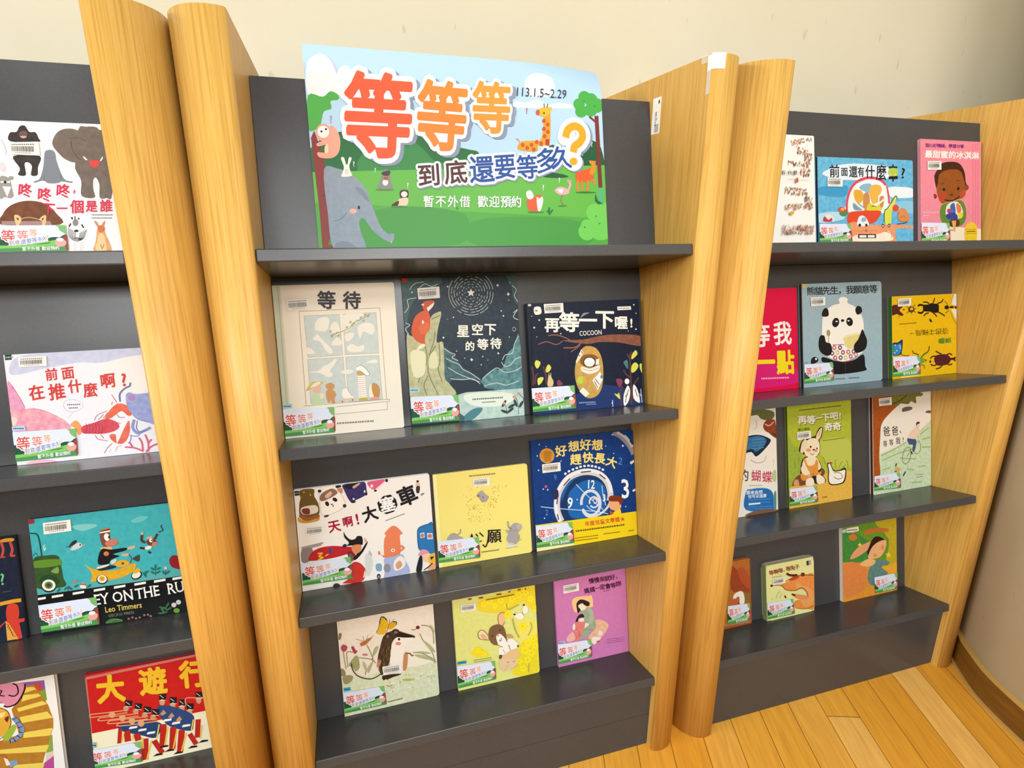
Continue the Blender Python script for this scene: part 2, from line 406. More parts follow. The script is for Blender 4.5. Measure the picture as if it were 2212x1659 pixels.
class Sheet:
    """collects flat coloured shapes in cover coordinates (metres: right, up); later shapes lie above earlier ones"""
    def __init__(s, clip): s.clip = clip; s.V = []; s.F = []; s.C = []; s.z = 0
    def face(s, pts, col, convex=False):
        pts = [tuple(p) for p in pts]
        if len(pts) < 3: return
        if all(inside(p, s.clip) for p in pts): polys = [pts]
        else:
            tris = [pts] if convex or len(pts) == 3 else [[pts[i] for i in t] for t in tessellate_polygon([[Vector((p[0], p[1], 0)) for p in pts]])]
            polys = [clip_poly(t, s.clip) for t in tris]
        for q in polys:
            if len(q) < 3: continue
            ar = sum(a[0] * b[1] - b[0] * a[1] for a, b in zip(q, q[1:] + q[:1]))
            if abs(ar) < 1e-10: continue
            if ar < 0: q = q[::-1]
            n = len(s.V); s.V += [(p[0], p[1], s.z) for p in q]; s.F.append(list(range(n, n + len(q)))); s.C.append(col)
    def disc(s, c, r, col, n=8): s.face([(c[0] + r * math.cos(2 * math.pi * i / n), c[1] + r * math.sin(2 * math.pi * i / n)) for i in range(n)], col, True)
    def stroke(s, pts, w, col):
        h = w / 2
        P = [Vector(p) for i, p in enumerate(pts) if i == 0 or math.dist(p, pts[i - 1]) > 1e-6]
        if len(P) < 2: return
        L, R = [], []
        for i, p in enumerate(P):
            d0 = (P[i] - P[i - 1]).normalized() if i else None; d1 = (P[i + 1] - P[i]).normalized() if i < len(P) - 1 else None
            d = ((d0 or d1) + (d1 or d0))
            d = d.normalized() if d.length > 1e-3 else (d0 or d1)
            c = max(0.45, d.dot(d0 or d1)); n = Vector((-d.y, d.x)) * (h / c)
            L.append(p + n); R.append(p - n)
        for i in range(len(P) - 1): s.face([L[i], R[i], R[i + 1], L[i + 1]], col, True)
    def text(s, txt, o, ex, ey, bold, col):
        vs, ps = bold_glyph(txt, bold)
        M = lambda p: (o[0] + p[0] * ex[0] + p[1] * ey[0], o[1] + p[0] * ex[1] + p[1] * ey[1])
        s.z += STEP
        for p in ps: s.face([M(vs[i]) for i in p], col)
    def build(s, name, parent, y0, bend=None):
        """lay the shapes on the cover plane at depth y0 (towards the viewer is -y)"""
        me = bpy.data.meshes.new(name)
        me.from_pydata([(x, y0 - z, v) for x, v, z in s.V], [], s.F)
        for nm, k in (('ink', 0), ('ink_mottle', 1)):
            at = me.attributes.new(nm, 'FLOAT_COLOR', 'CORNER'); vals = []
            for f, c in zip(s.F, s.C): vals += [*c[k], 1.0] * len(f)
            at.data.foreach_set('color', vals)
        return link_mesh(name, me, PRINT, parent)
STEP = 0.000012

class Bk:
    """one printed thing: the drawing units of its picture are mapped onto the cover rectangle by four matching corners"""
    def __init__(s, k, d, x0, W, h, src, dst, base='#ffffff', r=0.004, spine=None, pages='#efe6cf', kind='hard', label='', back=None):
        s.k, s.d, s.x0, s.W, s.h, s.r, s.base, s.spine, s.pages, s.kind, s.label = k, d, x0, W, h, r, base, spine or base, pages, kind, label
        s.m = homography(src, dst)
        INK_SCALE[0] = 0.93 if kind == 'poster' else 1.0      # poster inks darkened to offset the stronger light on it
        s.clip = s.outline(0.0)
        s.sheets = []; s.cur = None; s.part('picture'); s.extra = []
        BOOKS.append(s)
    def outline(s, ins):
        x0, x1, z0, z1, r = ins, s.W - ins, ins, s.h - ins, max(s.r - ins, 0.0003)
        pts = []
        for cx, cz, a0 in ((x1 - r, z0 + r, -90), (x1 - r, z1 - r, 0)):
            pts += [(cx + r * math.cos(math.radians(a0 + q * 30)), cz + r * math.sin(math.radians(a0 + q * 30))) for q in range(4)]
        rl = r if s.kind == 'board' else 0.0003
        for cx, cz, a0 in ((x0 + rl, z1 - rl, 90), (x0 + rl, z0 + rl, 180)):
            pts += [(cx + rl * math.cos(math.radians(a0 + q * 45)), cz + rl * math.sin(math.radians(a0 + q * 45))) for q in range(3)]
        return pts
    def part(s, nm):
        if s.cur is None:
            s.cur = Sheet(s.clip); s.sheets.append(('printed_picture', s.cur)); s.cur.face(s.clip, ink(s.base))
        return s                           # lettering is printed on the same sheet
    def sc(s, p):
        a, b, c, d = (s.m((p[0] + i, p[1] + j)) for i, j in ((20, 0), (-20, 0), (0, 20), (0, -20)))
        return (math.dist(a, b) + math.dist(c, d)) / 80
    def up(s): s.cur.z += STEP
    def p(s, c, *pts): s.up(); s.cur.face([s.m(q) for q in pts], ink(c)); return s
    def b(s, c, *pts): s.up(); s.cur.face(smooth_line([s.m(q) for q in pts], 4, True), ink(c)); return s
    def e(s, c, cx, cy, rx, ry=None, rot=0):
        ry = ry or rx; r = math.radians(rot); n = 18 if rx > 30 else 12
        s.up(); s.cur.face([s.m((cx + rx * math.cos(a) * math.cos(r) + ry * math.sin(a) * math.sin(r), cy - rx * math.cos(a) * math.sin(r) + ry * math.sin(a) * math.cos(r))) for a in (i * 2 * math.pi / n for i in range(n))], ink(c), True); return s
    def l(s, c, w, *pts): s.up(); s.cur.stroke([s.m(q) for q in pts], w * s.sc(pts[0]), ink(c)); return s
    def c(s, col, w, *pts): s.up(); s.cur.stroke(smooth_line([s.m(q) for q in pts], 4), w * s.sc(pts[0]), ink(col)); return s
    def _text(s, col, txt, o, ex, ey, bold):
        a, b, c = s.m(o), s.m((o[0] + ex[0], o[1] + ex[1])), s.m((o[0] + ey[0], o[1] + ey[1]))
        s.cur.text(txt, a, (b[0] - a[0], b[1] - a[1]), (c[0] - a[0], c[1] - a[1]), bold, ink(col))
    def _char(s, col, ch, cx, cy, size, rot, asp, bold):
        r = math.radians(rot); ex = (math.cos(r) * size * asp, -math.sin(r) * size * asp); ey = (-math.sin(r) * size, -math.cos(r) * size)
        xs = [v[0] for v in glyph(ch)[0]]; mx = (min(xs) + max(xs)) / 2 if ord(ch[0]) < 256 else .5
        s._text(col, ch, (cx - mx * ex[0] - .38 * ey[0], cy - mx * ex[1] - .38 * ey[1]), ex, ey, bold)
    def t(s, col, txt, cx, cy, size, rot=0, sp=1.0, bold=.02, asp=1.0):
        s.up(); r = math.radians(rot)
        for i, ch in enumerate(txt):
            if ch != ' ': s._char(col, ch, cx + i * sp * size * asp * math.cos(r), cy - i * sp * size * asp * math.sin(r), size, rot, asp, bold)
        return s
    def chars(s, col, lst, bold=.02):
        s.up()
        for ch, x, y, size, *o in lst: s._char(col, ch, x, y, size, o[0] if o else 0, o[1] if len(o) > 1 else 1, bold)
        return s
    def w(s, col, txt, x, y, size, rot=0, bold=.01, asp=1.0):
        s.up(); r = math.radians(rot)
        s._text(col, txt, (x, y), (math.cos(r) * size * asp, -math.sin(r) * size * asp), (-math.sin(r) * size, -math.cos(r) * size), bold); return s
    def ticks(s, col, x, y, size, rot, asp, w, lst):
        s.up(); r = math.radians(rot)      # serifs at given places of a line of lettering
        for u, v, h in lst:
            q = [(x + math.cos(r) * size * asp * t - math.sin(r) * size * v, y - math.sin(r) * size * asp * t - math.cos(r) * size * v) for t in (u - h, u + h)]
            s.cur.stroke([s.m(p) for p in q], w * s.sc(q[0]), ink(col))
        return s
    def lines(s, col, x, y, wd, h, n=1, gap=2, rot=0, dash=7, seed=1):
        g = random.Random(seed); r = math.radians(rot); s.up()
        for i in range(n):
            xx = 0
            while xx < wd:
                ln = h * (.7 + .5 * g.random())
                a = (x + xx * math.cos(r) + math.sin(r) * i * gap * h, y - xx * math.sin(r) + i * gap * h * math.cos(r))
                b = (a[0] + ln * .75 * math.cos(r), a[1] - ln * .75 * math.sin(r))
                s.cur.stroke([s.m(a), s.m(b)], h * .62 * s.sc(a), ink(col)); xx += ln
        return s
    def field(s, name, ops, quad, z0):
        """a small label drawn on a 1000 x 1000 field and pasted on four corner points"""
        q = [s.m(p) for p in quad]; mm = homography([(0, 0), (1000, 0), (1000, 1000), (0, 1000)], q)
        sh = Sheet(s.clip); sh.z = z0
        for op in ops:
            sh.z += STEP; c = ink(op[1])
            if op[0] == 'p': sh.face([mm(p) for p in op[2:]], c)
            elif op[0] == 'b': sh.face([mm(p) for p in smooth_clamp(op[2:])], c)
            elif op[0] == 'e': sh.face([mm((op[2] + op[4] * math.cos(a * .524), op[3] + op[5] * math.sin(a * .524))) for a in range(12)], c, True)
            else:
                for ch, cx, cy, size in op[2]:
                    o, ex, ey = mm((cx - .21 * size, cy + .38 * size)), mm((cx + .21 * size, cy + .38 * size)), mm((cx - .21 * size, cy - .62 * size))
                    sh.text(ch, o, (ex[0] - o[0], ex[1] - o[1]), (ey[0] - o[0], ey[1] - o[1]), op[3] / 1000, c)
        s.extra.append((name, sh)); return s
    def sticker(s, *q): return s.field('event_sticker', STICKER, q, 0.0024)
    def barcode(s, *q): return s.field('barcode_label', BARCODE, q, 0.0021)
    def tag(s, col, TL, TR, BR, BL, txt=None):
        keep = s.cur; s.cur = Sheet(s.clip); s.cur.z = 0.0021; s.p(col, TL, TR, BR, BL)
        x0, x1, y = TL[0] * .85 + TR[0] * .15, TL[0] * .15 + TR[0] * .85, (TL[1] + BL[1] + TR[1] + BR[1]) / 4
        s.lines(txt or '#1d2a3a', x0, y, x1 - x0, abs(BL[1] - TL[1]) * .4)
        s.extra.append(('call_number_tag', s.cur)); s.cur = keep; return s
    def slab(s, name, y0, y1, ins, col, root, rough=0.42):
        b_ = bmesh.new(); prism(b_, s.outline(ins), 'y', y0, y1)
        return link_mesh(name, b_, plain(col, rough), root)
    def build(s):
        y, z = YB - s.d * CT, ZS[s.k] - LS * ST + s.d * ST
        if s.kind == 'poster': return s.build_poster(y, z)
        root = thing('picture_book', s.label, 'book', (s.x0, y + 0.0005 * ST, z + 0.0005 * CT), (-TH, 0, 0), 'picture books standing face out on the shelves')
        T = s.d - 0.0008; cv = {'hard': 0.0022, 'soft': 0.0005, 'board': 0.0014}[s.kind]
        ins = {'hard': 0.003, 'soft': 0.0004, 'board': 0.0003}[s.kind]
        s.slab('front_cover', 0, cv, 0, s.base, root); s.slab('back_cover', T - cv, T, 0, s.base, root)
        b_ = bmesh.new(); box(b_, 0.0026, s.W - ins, cv + 0.0001, T - cv - 0.0001, ins, s.h - ins); link_mesh('page_block', b_, plain(s.pages, 0.7), root)
        b_ = bmesh.new(); box(b_, 0.0002, 0.0022, cv + 0.00005, T - cv - 0.00005, 0.0003, s.h - 0.0003); link_mesh('spine', b_, plain(s.spine, 0.42), root)
        for nm, sh in s.sheets + s.extra:
            if not sh.F: continue
            o = sh.build(nm, root, -0.0001)
        return root
    def build_poster(s, y, z):
        root = thing('poster', s.label, 'poster', (s.x0, y, z + 0.0005), (-TH, 0, 0))
        b_ = bmesh.new(); box(b_, 0, s.W, 0.0001, 0.0006, 0, s.h); objs = [link_mesh('paper_sheet', b_, plain('#e4e8ea', 0.5), root)]
        for nm, sh in s.sheets:
            objs.append(sh.build(nm, root, 0.0))
        # the free upper right corner curls back over the top of the panel
        for o in objs:
            me = o.data; bq = bmesh.new(); bq.from_mesh(me)
            for i in range(7):
                t = 0.0004 + i * 0.009; n = Vector((0.25, 0, 0.968)).normalized()
                bmesh.ops.bisect_plane(bq, geom=bq.verts[:] + bq.edges[:] + bq.faces[:], plane_co=Vector((s.W, 0, s.h)) - n * (0.063 - t), plane_no=n)
            for v in bq.verts:
                n = Vector((0.25, 0, 0.968)).normalized(); q = max(0.0, (v.co - Vector((s.W, 0, s.h))).dot(n) + 0.063)
                v.co.y += 6.0 * q * q
            bq.to_mesh(me); bq.free()
        return root
def smooth_clamp(pts): return [(min(max(x, 0), 1000), min(max(y, 0), 1000)) for x, y in smooth_line([tuple(p) for p in pts], 4, True)]
BOOKS = []

# ------------------------------------------------------------------ labels
# the little event sticker and the barcode label, drawn once on a 1000 x 1000 field
STICKER=[
('p','#dfe5f3',(0,0),(1000,0),(1000,1000),(0,1000)),
('b','#7fb868',(850,-20),(1000,-20),(1010,330),(950,290),(900,180),(890,80)),
('b','#24523a',(-20,480),(60,450),(140,520),(230,560),(300,620),(360,600),(430,700),(430,830),(-20,850)),
('b','#24523a',(690,640),(740,500),(820,460),(900,470),(960,380),(1020,380),(1020,680),(690,690)),
('b','#86c463',(-20,790),(300,760),(650,650),(1020,540),(1020,1020),(-20,1020)),
('b','#4d9450',(-20,900),(400,850),(1020,780),(1020,1020),(-20,1020)),
('b','#2c6a34',(520,735),(700,680),(780,670),(700,715)),
('p','#96463f',(945,420),(1010,400),(1010,940),(975,950)),
('b','#eaa69a',(830,640),(860,560),(930,540),(990,640),(960,790),(880,820),(840,760)),
('e','#f4efee',900,560,55,70),
('T','#f6f4f6',[('等',155,410,500),('等',365,385,410),('等',522,300,300)],160),
('T','#d8584e',[('等',155,410,500)],30),('T','#e08272',[('等',365,385,410)],25),('T','#e8a078',[('等',522,300,300)],20),
('T','#f6f4f6',[('到',205,680,200),('底',288,660,200),('還',372,635,210),('要',455,605,210),('等',535,575,210),('多',612,545,200),('久',680,515,200),('?',760,470,330)],200),
('T','#6a5c68',[('到',205,680,190),('底',288,660,190)],10),('T','#5c6fb0',[('還',372,635,200),('要',455,605,200),('等',535,575,200),('多',612,545,190),('久',680,515,190)],10),('T','#e8c49a',[('?',760,470,320)],40),
('T','#f4f6ee',[('暫',385,900,150),('不',448,896,150),('外',511,892,150),('借',574,888,150),('歡',664,882,150),('迎',727,878,150),('預',790,874,150),('約',853,870,150)],30),
]
BARCODE=[('p','#efece2',(0,0),(1000,0),(1000,1000),(0,1000))]
_x=60;_k=0
for _w in [18,9,14,8,20,9,12,16,9,22,10,9,15,8,11,19,9,14,24,9,12,26,9,16,10,22,14,9,18,10,12]:
    if _x+_w>900: break
    BARCODE.append(('p','#4a4640',(_x,330),(_x+_w,330),(_x+_w,740),(_x,740)));_x+=_w+[12,9,16,10][_k%4];_k+=1
for _i in range(11): BARCODE.append(('p','#6a665e',(90+_i*72,150),(90+_i*72+44,150),(90+_i*72+44,240),(90+_i*72,240)))
for _i in range(8): BARCODE.append(('p','#8a857c',(200+_i*70,810),(200+_i*70+40,810),(200+_i*70+40,870),(200+_i*70,870)))

# ------------------------------------------------------------------ the printed covers
K='#1d1a1c'
rng=np.random.RandomState(1)
# ---------- middle unit, second row
b=Bk(1,0.012,-0.1165,0.2401,0.3095,[(60, 118), (1255, 80), (1362, 1480), (205, 1608)],[(-0.0, 0.30949), (0.2401, 0.30949), (0.2401, 0.0), (0.0, 0.0)],
 base='#efe6d3',kind='hard',r=.004,pages='#e8dcc0',
 label='cream picture book with a drawn four-pane window and five small toys on its sill')
b.p('#c6cbb2',(64,125),(135,122),(235,1285),(163,1290)).p('#dcd8c0',(135,122),(148,121),(250,1284),(235,1285)).l('#9aa287',5,(118,124),(215,1280))
b.l('#a5826a',5,(330,368),(1120,330),(1190,1215)).l('#a5826a',5,(330,368),(405,1280))
for q in [((378,410),(725,395),(760,790),(420,815)),((765,392),(1085,375),(1112,768),(785,785)),((418,835),(765,810),(800,1238),(452,1265)),((790,808),(1112,790),(1150,1215),(815,1240))]:
    b.p('#bfccc8~#cdd5cf@60',*q)
    b.l('#a9a890',4,q[0],q[1],q[2],q[3],q[0])
C='#ebe6d6'
b.b(C,(515,440),(620,432),(605,550),(490,545)).b(C,(470,640),(510,590),(560,640),(660,740),(640,780),(590,740),(540,660))
b.b(C,(650,490),(690,465),(722,500),(735,560),(700,590),(640,560)).b(C,(650,690),(700,620),(742,640),(745,690))
b.b(C,(410,720),(460,735),(485,775),(415,780)).b(C,(810,700),(860,680),(900,705),(965,690),(960,745),(880,760),(810,745))
b.b(C,(905,520),(960,480),(1040,480),(1070,540),(1040,590),(960,560),(930,630)).b(C,(780,590),(860,570),(865,610),(800,660)).b(C,(765,400),(960,385),(900,470),(800,560),(770,540))
b.b(C,(430,960),(530,940),(570,900),(620,880),(690,825),(700,850),(640,940),(670,980),(620,1005),(540,965)).b(C,(990,860),(1060,830),(1100,840),(1090,862)).b(C,(740,960),(790,930),(870,940),(830,970))
b.c('#9c9a6a',7,(1030,385),(960,430),(860,480),(820,530),(700,580),(640,600))
for x,y in [(980,400),(1010,410),(935,425),(960,455),(900,455),(870,485),(835,470),(850,505),(800,520),(640,560),(670,590),(700,575),(655,610),(720,600)]: b.e('#a8a878',x,y,16,8,35)
# sill
b.p('#efe8d8',(380,1285),(1215,1210),(1215,1232),(1195,1240),(1198,1310),(690,1362),(690,1300),(380,1300))
b.l('#a5826a',5,(380,1288),(1217,1210),(1217,1230),(690,1292)).l('#a5826a',4,(1194,1238),(1198,1310),(690,1362))
# toys
b.b('#c3d3a8',(480,1140),(540,1130),(575,1200),(582,1268),(470,1272)).b('#e2b49c',(475,1110),(530,1090),(555,1110),(540,1150),(500,1158),(472,1140)).e('#e9d8b8',560,1185,22,28)
b.b('#cdbb5a',(405,1145),(430,1090),(480,1050),(540,1048),(578,1056),(540,1085),(470,1110)).b('#ece2c4',(445,1110),(490,1060),(545,1052),(520,1085))
b.b('#c9945a',(592,1085),(640,1058),(682,1080),(670,1120),(625,1130)).b('#c9945a',(610,1130),(670,1130),(700,1175),(680,1215),(690,1252),(655,1255),(650,1225),(630,1258),(605,1215),(600,1170))
b.b('#f1ece0',(760,1120),(800,1105),(820,1140),(850,1180),(880,1200),(770,1205)).c('#b98d72',4,(760,1120),(800,1105),(820,1140),(855,1185)).p('#e3c2a5',(730,1220),(890,1195),(892,1210),(740,1238)).e('#8a6a58',760,1240,8).e('#8a6a58',860,1222,8)
b.p('#f4eee2',(905,950),(975,945),(1000,1205),(920,1215))
for i in range(11): b.l('#c58a72',4,(909+i*1.2,985+i*20),(979+i*2,980+i*20))
b.b('#bca75c',(905,945),(970,945),(975,980),(908,985)).b('#f6f2ea',(895,905),(930,888),(970,905),(1020,970),(990,985),(940,945),(900,940)).c('#a08a78',5,(895,905),(930,888),(970,905),(1022,970),(992,985),(940,945),(900,940)).p('#b9b34c',(925,1200),(1000,1195),(1012,1222),(918,1228))
b.b('#f2e6cf',(1025,1085),(1060,1062),(1070,1130),(1060,1190),(1020,1180)).b('#c08e4e',(1050,1060),(1100,1070),(1125,1130),(1110,1210),(1070,1190),(1045,1120)).b('#d9a39a',(1035,1200),(1110,1190),(1115,1215),(1030,1222))
b.part('title').t('#2b1c18','等',600,255,185,0,bold=.055).t('#2b1c18','待',848,255,180,0,bold=.055)
b.lines('#8a8378',708,1450,340,26,1,2,4.5)
b.barcode((205,255),(430,240),(450,345),(220,365)).tag('#9cc6dc',(168,1280),(265,1265),(270,1302),(172,1318))
b.sticker((165,1330),(680,1290),(690,1535),(195,1585))

b=Bk(1,0.006,0.1406,0.2565,0.3181,[(80, 135), (1222, 95), (1300, 1490), (180, 1607)],[(0.0, 0.31811), (0.25653, 0.31811), (0.25653, 0.0), (-0.0, 0.0)],
 base='#1b2630',kind='soft',r=.002,
 label='dark night-sky paperback with a red fox sitting on a cliff under a swirling star')
b.p('#1e2a35~#2c3d49@25',(80,135),(1222,95),(1285,1240),(150,1300))
b.b('#46645f~#324a4a@40',(82,135),(440,122),(470,190),(330,260),(230,330),(160,450),(120,700),(100,560)).b('#3d5656',(1120,100),(1222,95),(1240,380),(1190,320),(1170,200))
rng=np.random.RandomState(3)
for ring in range(7):
    r=58+ring*27
    n=9+ring*3
    for i in range(n):
        a=2*math.pi*i/n+rng.rand()*.3
        if a%(2*math.pi)>4.2 and a%(2*math.pi)<5.2 and ring>4: continue
        pts=[(770+r*math.cos(a+q),275+r*math.sin(a+q)*1.0) for q in (0,.11,.22)]
        b.c('#c9d0c6',5,*pts)
def star(b,c,x,y,r,n=5):
    b.p(c,*[(x+(r if i%2==0 else r*.45)*math.sin(i*math.pi/n),y-(r if i%2==0 else r*.45)*math.cos(i*math.pi/n)) for i in range(2*n)])
star(b,'#f4efdc',770,275,42)
for x,y,r in [(1035,198,16),(1140,285,20),(1155,170,8),(1070,452,10),(1092,502,12),(775,940,18),(885,908,9),(870,990,9),(1145,345,7),(540,215,12),(185,275,12),(595,520,10),(535,538,6),(625,855,8),(705,925,7),(935,942,6),(1150,712,8),(495,722,14),(1040,875,14)]: star(b,'#e9e6d6',x,y,r,4)
b.c('#c9d0c6',4,(1180,630),(1195,612),(1215,630),(1200,652),(1180,640))
# waves left/right foliage
b.b('#54787a~#2f4c55@60',(500,820),(600,900),(680,1010),(780,1080),(870,1150),(880,1240),(700,1250),(540,1200),(500,1000)).b('#6f9c98~#3d6a72@60',(1080,1020),(1130,880),(1200,800),(1240,680),(1272,900),(1285,1230),(880,1215),(880,1130),(980,1040))
b.b('#2a3540',(560,1160),(700,1140),(860,1160),(880,1240),(640,1285),(600,1250))
W='#cfd9d2'
for pts in [((500,830),(560,870),(610,890),(580,920),(640,950)),((520,930),(580,960),(650,990),(690,1040),(760,1070),(860,1140)),((540,1020),(640,1080),(740,1120),(850,1160)),((560,1130),(680,1140),(780,1130),(860,1180)),((1080,940),(1110,890),(1180,870),(1200,780),(1240,700)),((1070,960),(1100,1000),(1160,990),(1210,930),(1270,910)),((880,1130),(960,1060),(1030,1020),(1100,1060),(1200,1050),(1280,1000)),((900,1200),(1020,1170),(1120,1190),(1240,1150)),((1180,200),(1220,240),(1200,300),(1235,360)),((1190,470),(1230,440),(1190,510),(1240,540)),((110,480),(150,420),(140,350),(230,330)),((120,580),(160,600),(120,640),(150,690)),((250,240),(310,190),(380,215),(440,190)),((160,250),(210,190),(300,170))]: b.c(W,6,*pts)
# cliff
b.b('#c9c79b~#a9aa7f@50',(130,715),(180,710),(320,690),(370,520),(440,470),(475,480),(440,640),(430,770),(490,770),(500,960),(510,1130),(560,1190),(600,1300),(160,1310),(150,1160))
for pts in [((300,760),(330,890),(320,1000),(270,1100),(240,1170)),((420,800),(360,900),(340,1030),(360,1120),(440,1290)),((450,780),(460,960),(440,1030),(480,1160)),((200,850),(180,1000),(240,1130)),((410,660),(400,760),(350,900)),((380,540),(460,500)),((340,1100),(300,1200),(330,1300))]: b.c('#6d7358',8,*pts)
b.b('#e2dfb8',(170,870),(290,860),(320,930),(300,1090),(200,1110)).b('#dcd9ae',(360,900),(420,860),(440,1010),(350,1020))
# fox
b.b('#d1572b',(300,455),(350,470),(365,560),(360,640),(320,690),(310,760),(310,790),(230,760),(180,690),(185,600),(220,510)).b('#c9512a',(285,385),(340,355),(405,360),(400,400),(350,460),(300,450)).p('#f0e6d2',(405,370),(395,410),(345,465),(330,430)).b('#d96a38',(250,620),(330,570),(360,600),(350,660),(280,690)).b('#efe4cc',(260,800),(300,785),(310,810),(230,850)).b('#efe4cc',(285,550),(305,570),(285,590)).p('#e8d8c0',(270,395),(305,385),(300,410))
# snow & plants
b.p('#c6d6c8~#a3c2bc@30',(600,1300),(720,1265),(1285,1222),(1300,1490),(650,1560)).b('#dfe6d4',(700,1290),(1050,1260),(1200,1300),(1100,1390),(800,1400)).b('#4f7f88',(700,1500),(790,1430),(880,1420),(850,1480),(760,1550),(690,1556)).b('#356069',(650,1480),(700,1510),(690,1558),(650,1560))
for pts in [((1130,1480),(1110,1400),(1090,1370)),((1240,1480),(1230,1350),(1195,1310)),((1250,1400),(1290,1330),(1240,1275))]: b.c('#3d4f46',6,*pts)
for x,y,r in [(1095,1375,60),(1170,1400,30),(1100,1455,-20),(1160,1440,40),(1265,1380,60),(1210,1370,110)]: b.e('#33443f',x,y,40,14,r)
for x,y in [(1095,1372),(1195,1308),(1240,1272)]: b.e('#e08a6a',x,y,16,14)
b.p('#b32c2c',(82,137),(135,135),(138,178),(86,182))
b.part('title').chars('#f1ede0',[('星',690,655,130),('空',832,640,120),('下',960,635,125),('的',757,805,98),('等',885,785,115),('待',1015,775,115)],bold=.05)
b.lines('#5d6f68',780,1335,290,22,1,2,4).lines('#5d6f68',875,1365,130,16,1,2,4)
b.barcode((238,235),(455,215),(462,328),(248,345)).tag('#a9cfe2',(150,1232),(245,1222),(252,1262),(158,1272)).sticker((162,1315),(640,1290),(655,1545),(180,1585))

b=Bk(1,0.02,0.4127,0.2822,0.2528,[(150, 183), (1548, 112), (1592, 1420), (235, 1556)],[(0.0, 0.25277), (0.2822, 0.25277), (0.2822, 0.0), (0.0, 0.0)],
 base='#11151f',kind='hard',r=.003,
 label='dark navy picture book with an oval cut-out hanging from a brown branch')
b.p('#131a2c~#182338@20',(150,183),(1548,112),(1592,1420),(235,1556)).b('#1f3568',(780,1300),(1100,1180),(1590,1300),(1592,1420),(240,1552),(500,1480)).l('#05060a',10,(205,185),(240,1552))
b.b('#7a4a38~#94604a@80',(600,640),(850,625),(1060,580),(1250,560),(1560,575),(1575,700),(1300,660),(1050,655),(900,680)).c('#8a5a48',14,(420,580),(520,570),(620,600),(700,640)).c('#8a5a48',12,(300,690),(400,655),(520,690),(600,645)).c('#8a5a48',16,(610,730),(760,720),(850,640)).c('#8a5a48',12,(700,780),(760,740),(820,690))
b.b('#d2a95a~#b98f45@60',(860,720),(930,705),(1020,740),(1080,850),(1100,1010),(1090,1180),(1040,1300),(940,1350),(850,1310),(780,1200),(750,1060),(760,920),(800,800))
b.p('#e8e2d0',(830,745),(858,790),(770,920),(760,900)).l('#3a3a3a',10,(830,770),(845,800)).l('#3a3a3a',10,(790,810),(815,830))
b.b('#8a5a30',(810,900),(860,820),(980,810),(1050,870),(1030,950),(880,960)).e('#2a1c18',932,905,80,66).e('#f4f1ea',930,905,66,56).c('#bdb6ac',4,(890,910),(930,935),(970,905)).b('#ece4d4',(830,960),(940,985),(1050,940),(1040,1010),(940,1050),(840,1020)).c('#c28a7a',6,(840,985),(940,1010),(1040,975)).p('#efe8da',(1010,870),(1050,860),(1048,930),(1005,940))
b.b('#b9cf3c',(790,1090),(840,1085),(852,1150),(820,1175),(780,1150)).p('#efe9dc',(965,1130),(1060,1020),(1095,1110),(1030,1250)).e('#6d79b4',1080,1085,18,24).l('#7a3b4a',9,(1000,1110),(1050,1180)).l('#5a4a6a',9,(990,1140),(1030,1220)).p('#efe9d6',(805,1265),(850,1215),(930,1290),(880,1335))
T='#5c3a3c'
for pts in [((235,1200),(240,1080),(225,960)),((260,1180),(270,1080),(300,1045)),((400,1180),(390,1060),(360,960)),((1435,1420),(1440,1100),(1430,860),(1450,770)),((1430,870),(1395,800)),((1430,1090),(1380,1050),(1350,1000)),((1480,1170),(1540,1090)),((1450,1420),(1460,1200)),((1320,1440),(1310,1260),(1340,1200))]: b.c(T,20,*pts)
Y='#d7d858'
for pts in [((255,930),(275,885),(325,910),(310,965),(280,985)),((395,980),(425,935),(458,975),(430,1025),(395,1030)),((290,1120),(320,1095),(365,1100),(340,1160),(300,1190)),((1455,810),(1500,755),(1525,800),(1480,850),(1450,865)),((1450,950),(1495,905),(1535,945),(1500,1010),(1450,1030)),((1550,930),(1585,925),(1588,1040),(1560,1000)),((1232,1290),(1270,1300),(1290,1280),(1305,1360))]: b.b(Y,*pts)
b.b('#4b7a7c',(1350,900),(1400,880),(1405,985),(1370,950)).b('#8a3c58',(1255,1125),(1300,1105),(1340,1140),(1300,1215)).b('#8a3c58',(530,1150),(555,1125),(600,1180),(540,1195)).b('#d9c08a',(420,1100),(430,1035),(440,1080),(455,1035),(460,1090),(485,1140),(475,1200),(415,1200)).e('#efefe8',1392,1140,30,36)
b.b('#f3f0e6',(1350,1310),(1400,1190),(1430,1260),(1410,1380),(1355,1440)).b('#f3f0e6',(1470,1180),(1520,1240),(1550,1380),(1530,1400),(1470,1340)).c('#1b1b22',8,(1370,1400),(1390,1300),(1410,1240)).c('#1b1b22',8,(1365,1330),(1400,1300)).c('#1b1b22',8,(1490,1230),(1520,1330)).l('#dfe3ea',8,(1215,1450),(1212,1370)).l('#dfe3ea',8,(1200,1400),(1215,1420)).l('#dfe3ea',8,(1575,1400),(1560,1230)).l('#dfe3ea',6,(1545,1290),(1570,1330))
for x,y,r in [(308,388,10),(247,482,11),(575,555,8),(280,597,5),(1483,187,9),(1510,293,7),(1507,492,10),(217,340,6),(1410,515,6)]: b.e('#e8e6dc',x,y,r)
b.b('#f1ecdf',(245,232),(320,225),(332,305),(255,318)).e('#9a8a78',272,272,18,12).p('#ece9df',(1275,212),(1445,205),(1450,248),(1280,258)).lines('#8a867c',1290,235,140,18,1,2,2).p('#d8c8c0',(168,190),(205,188),(210,215),(170,218))
b.b('#8d918e',(818,360),(850,300),(930,290),(880,315),(830,350))
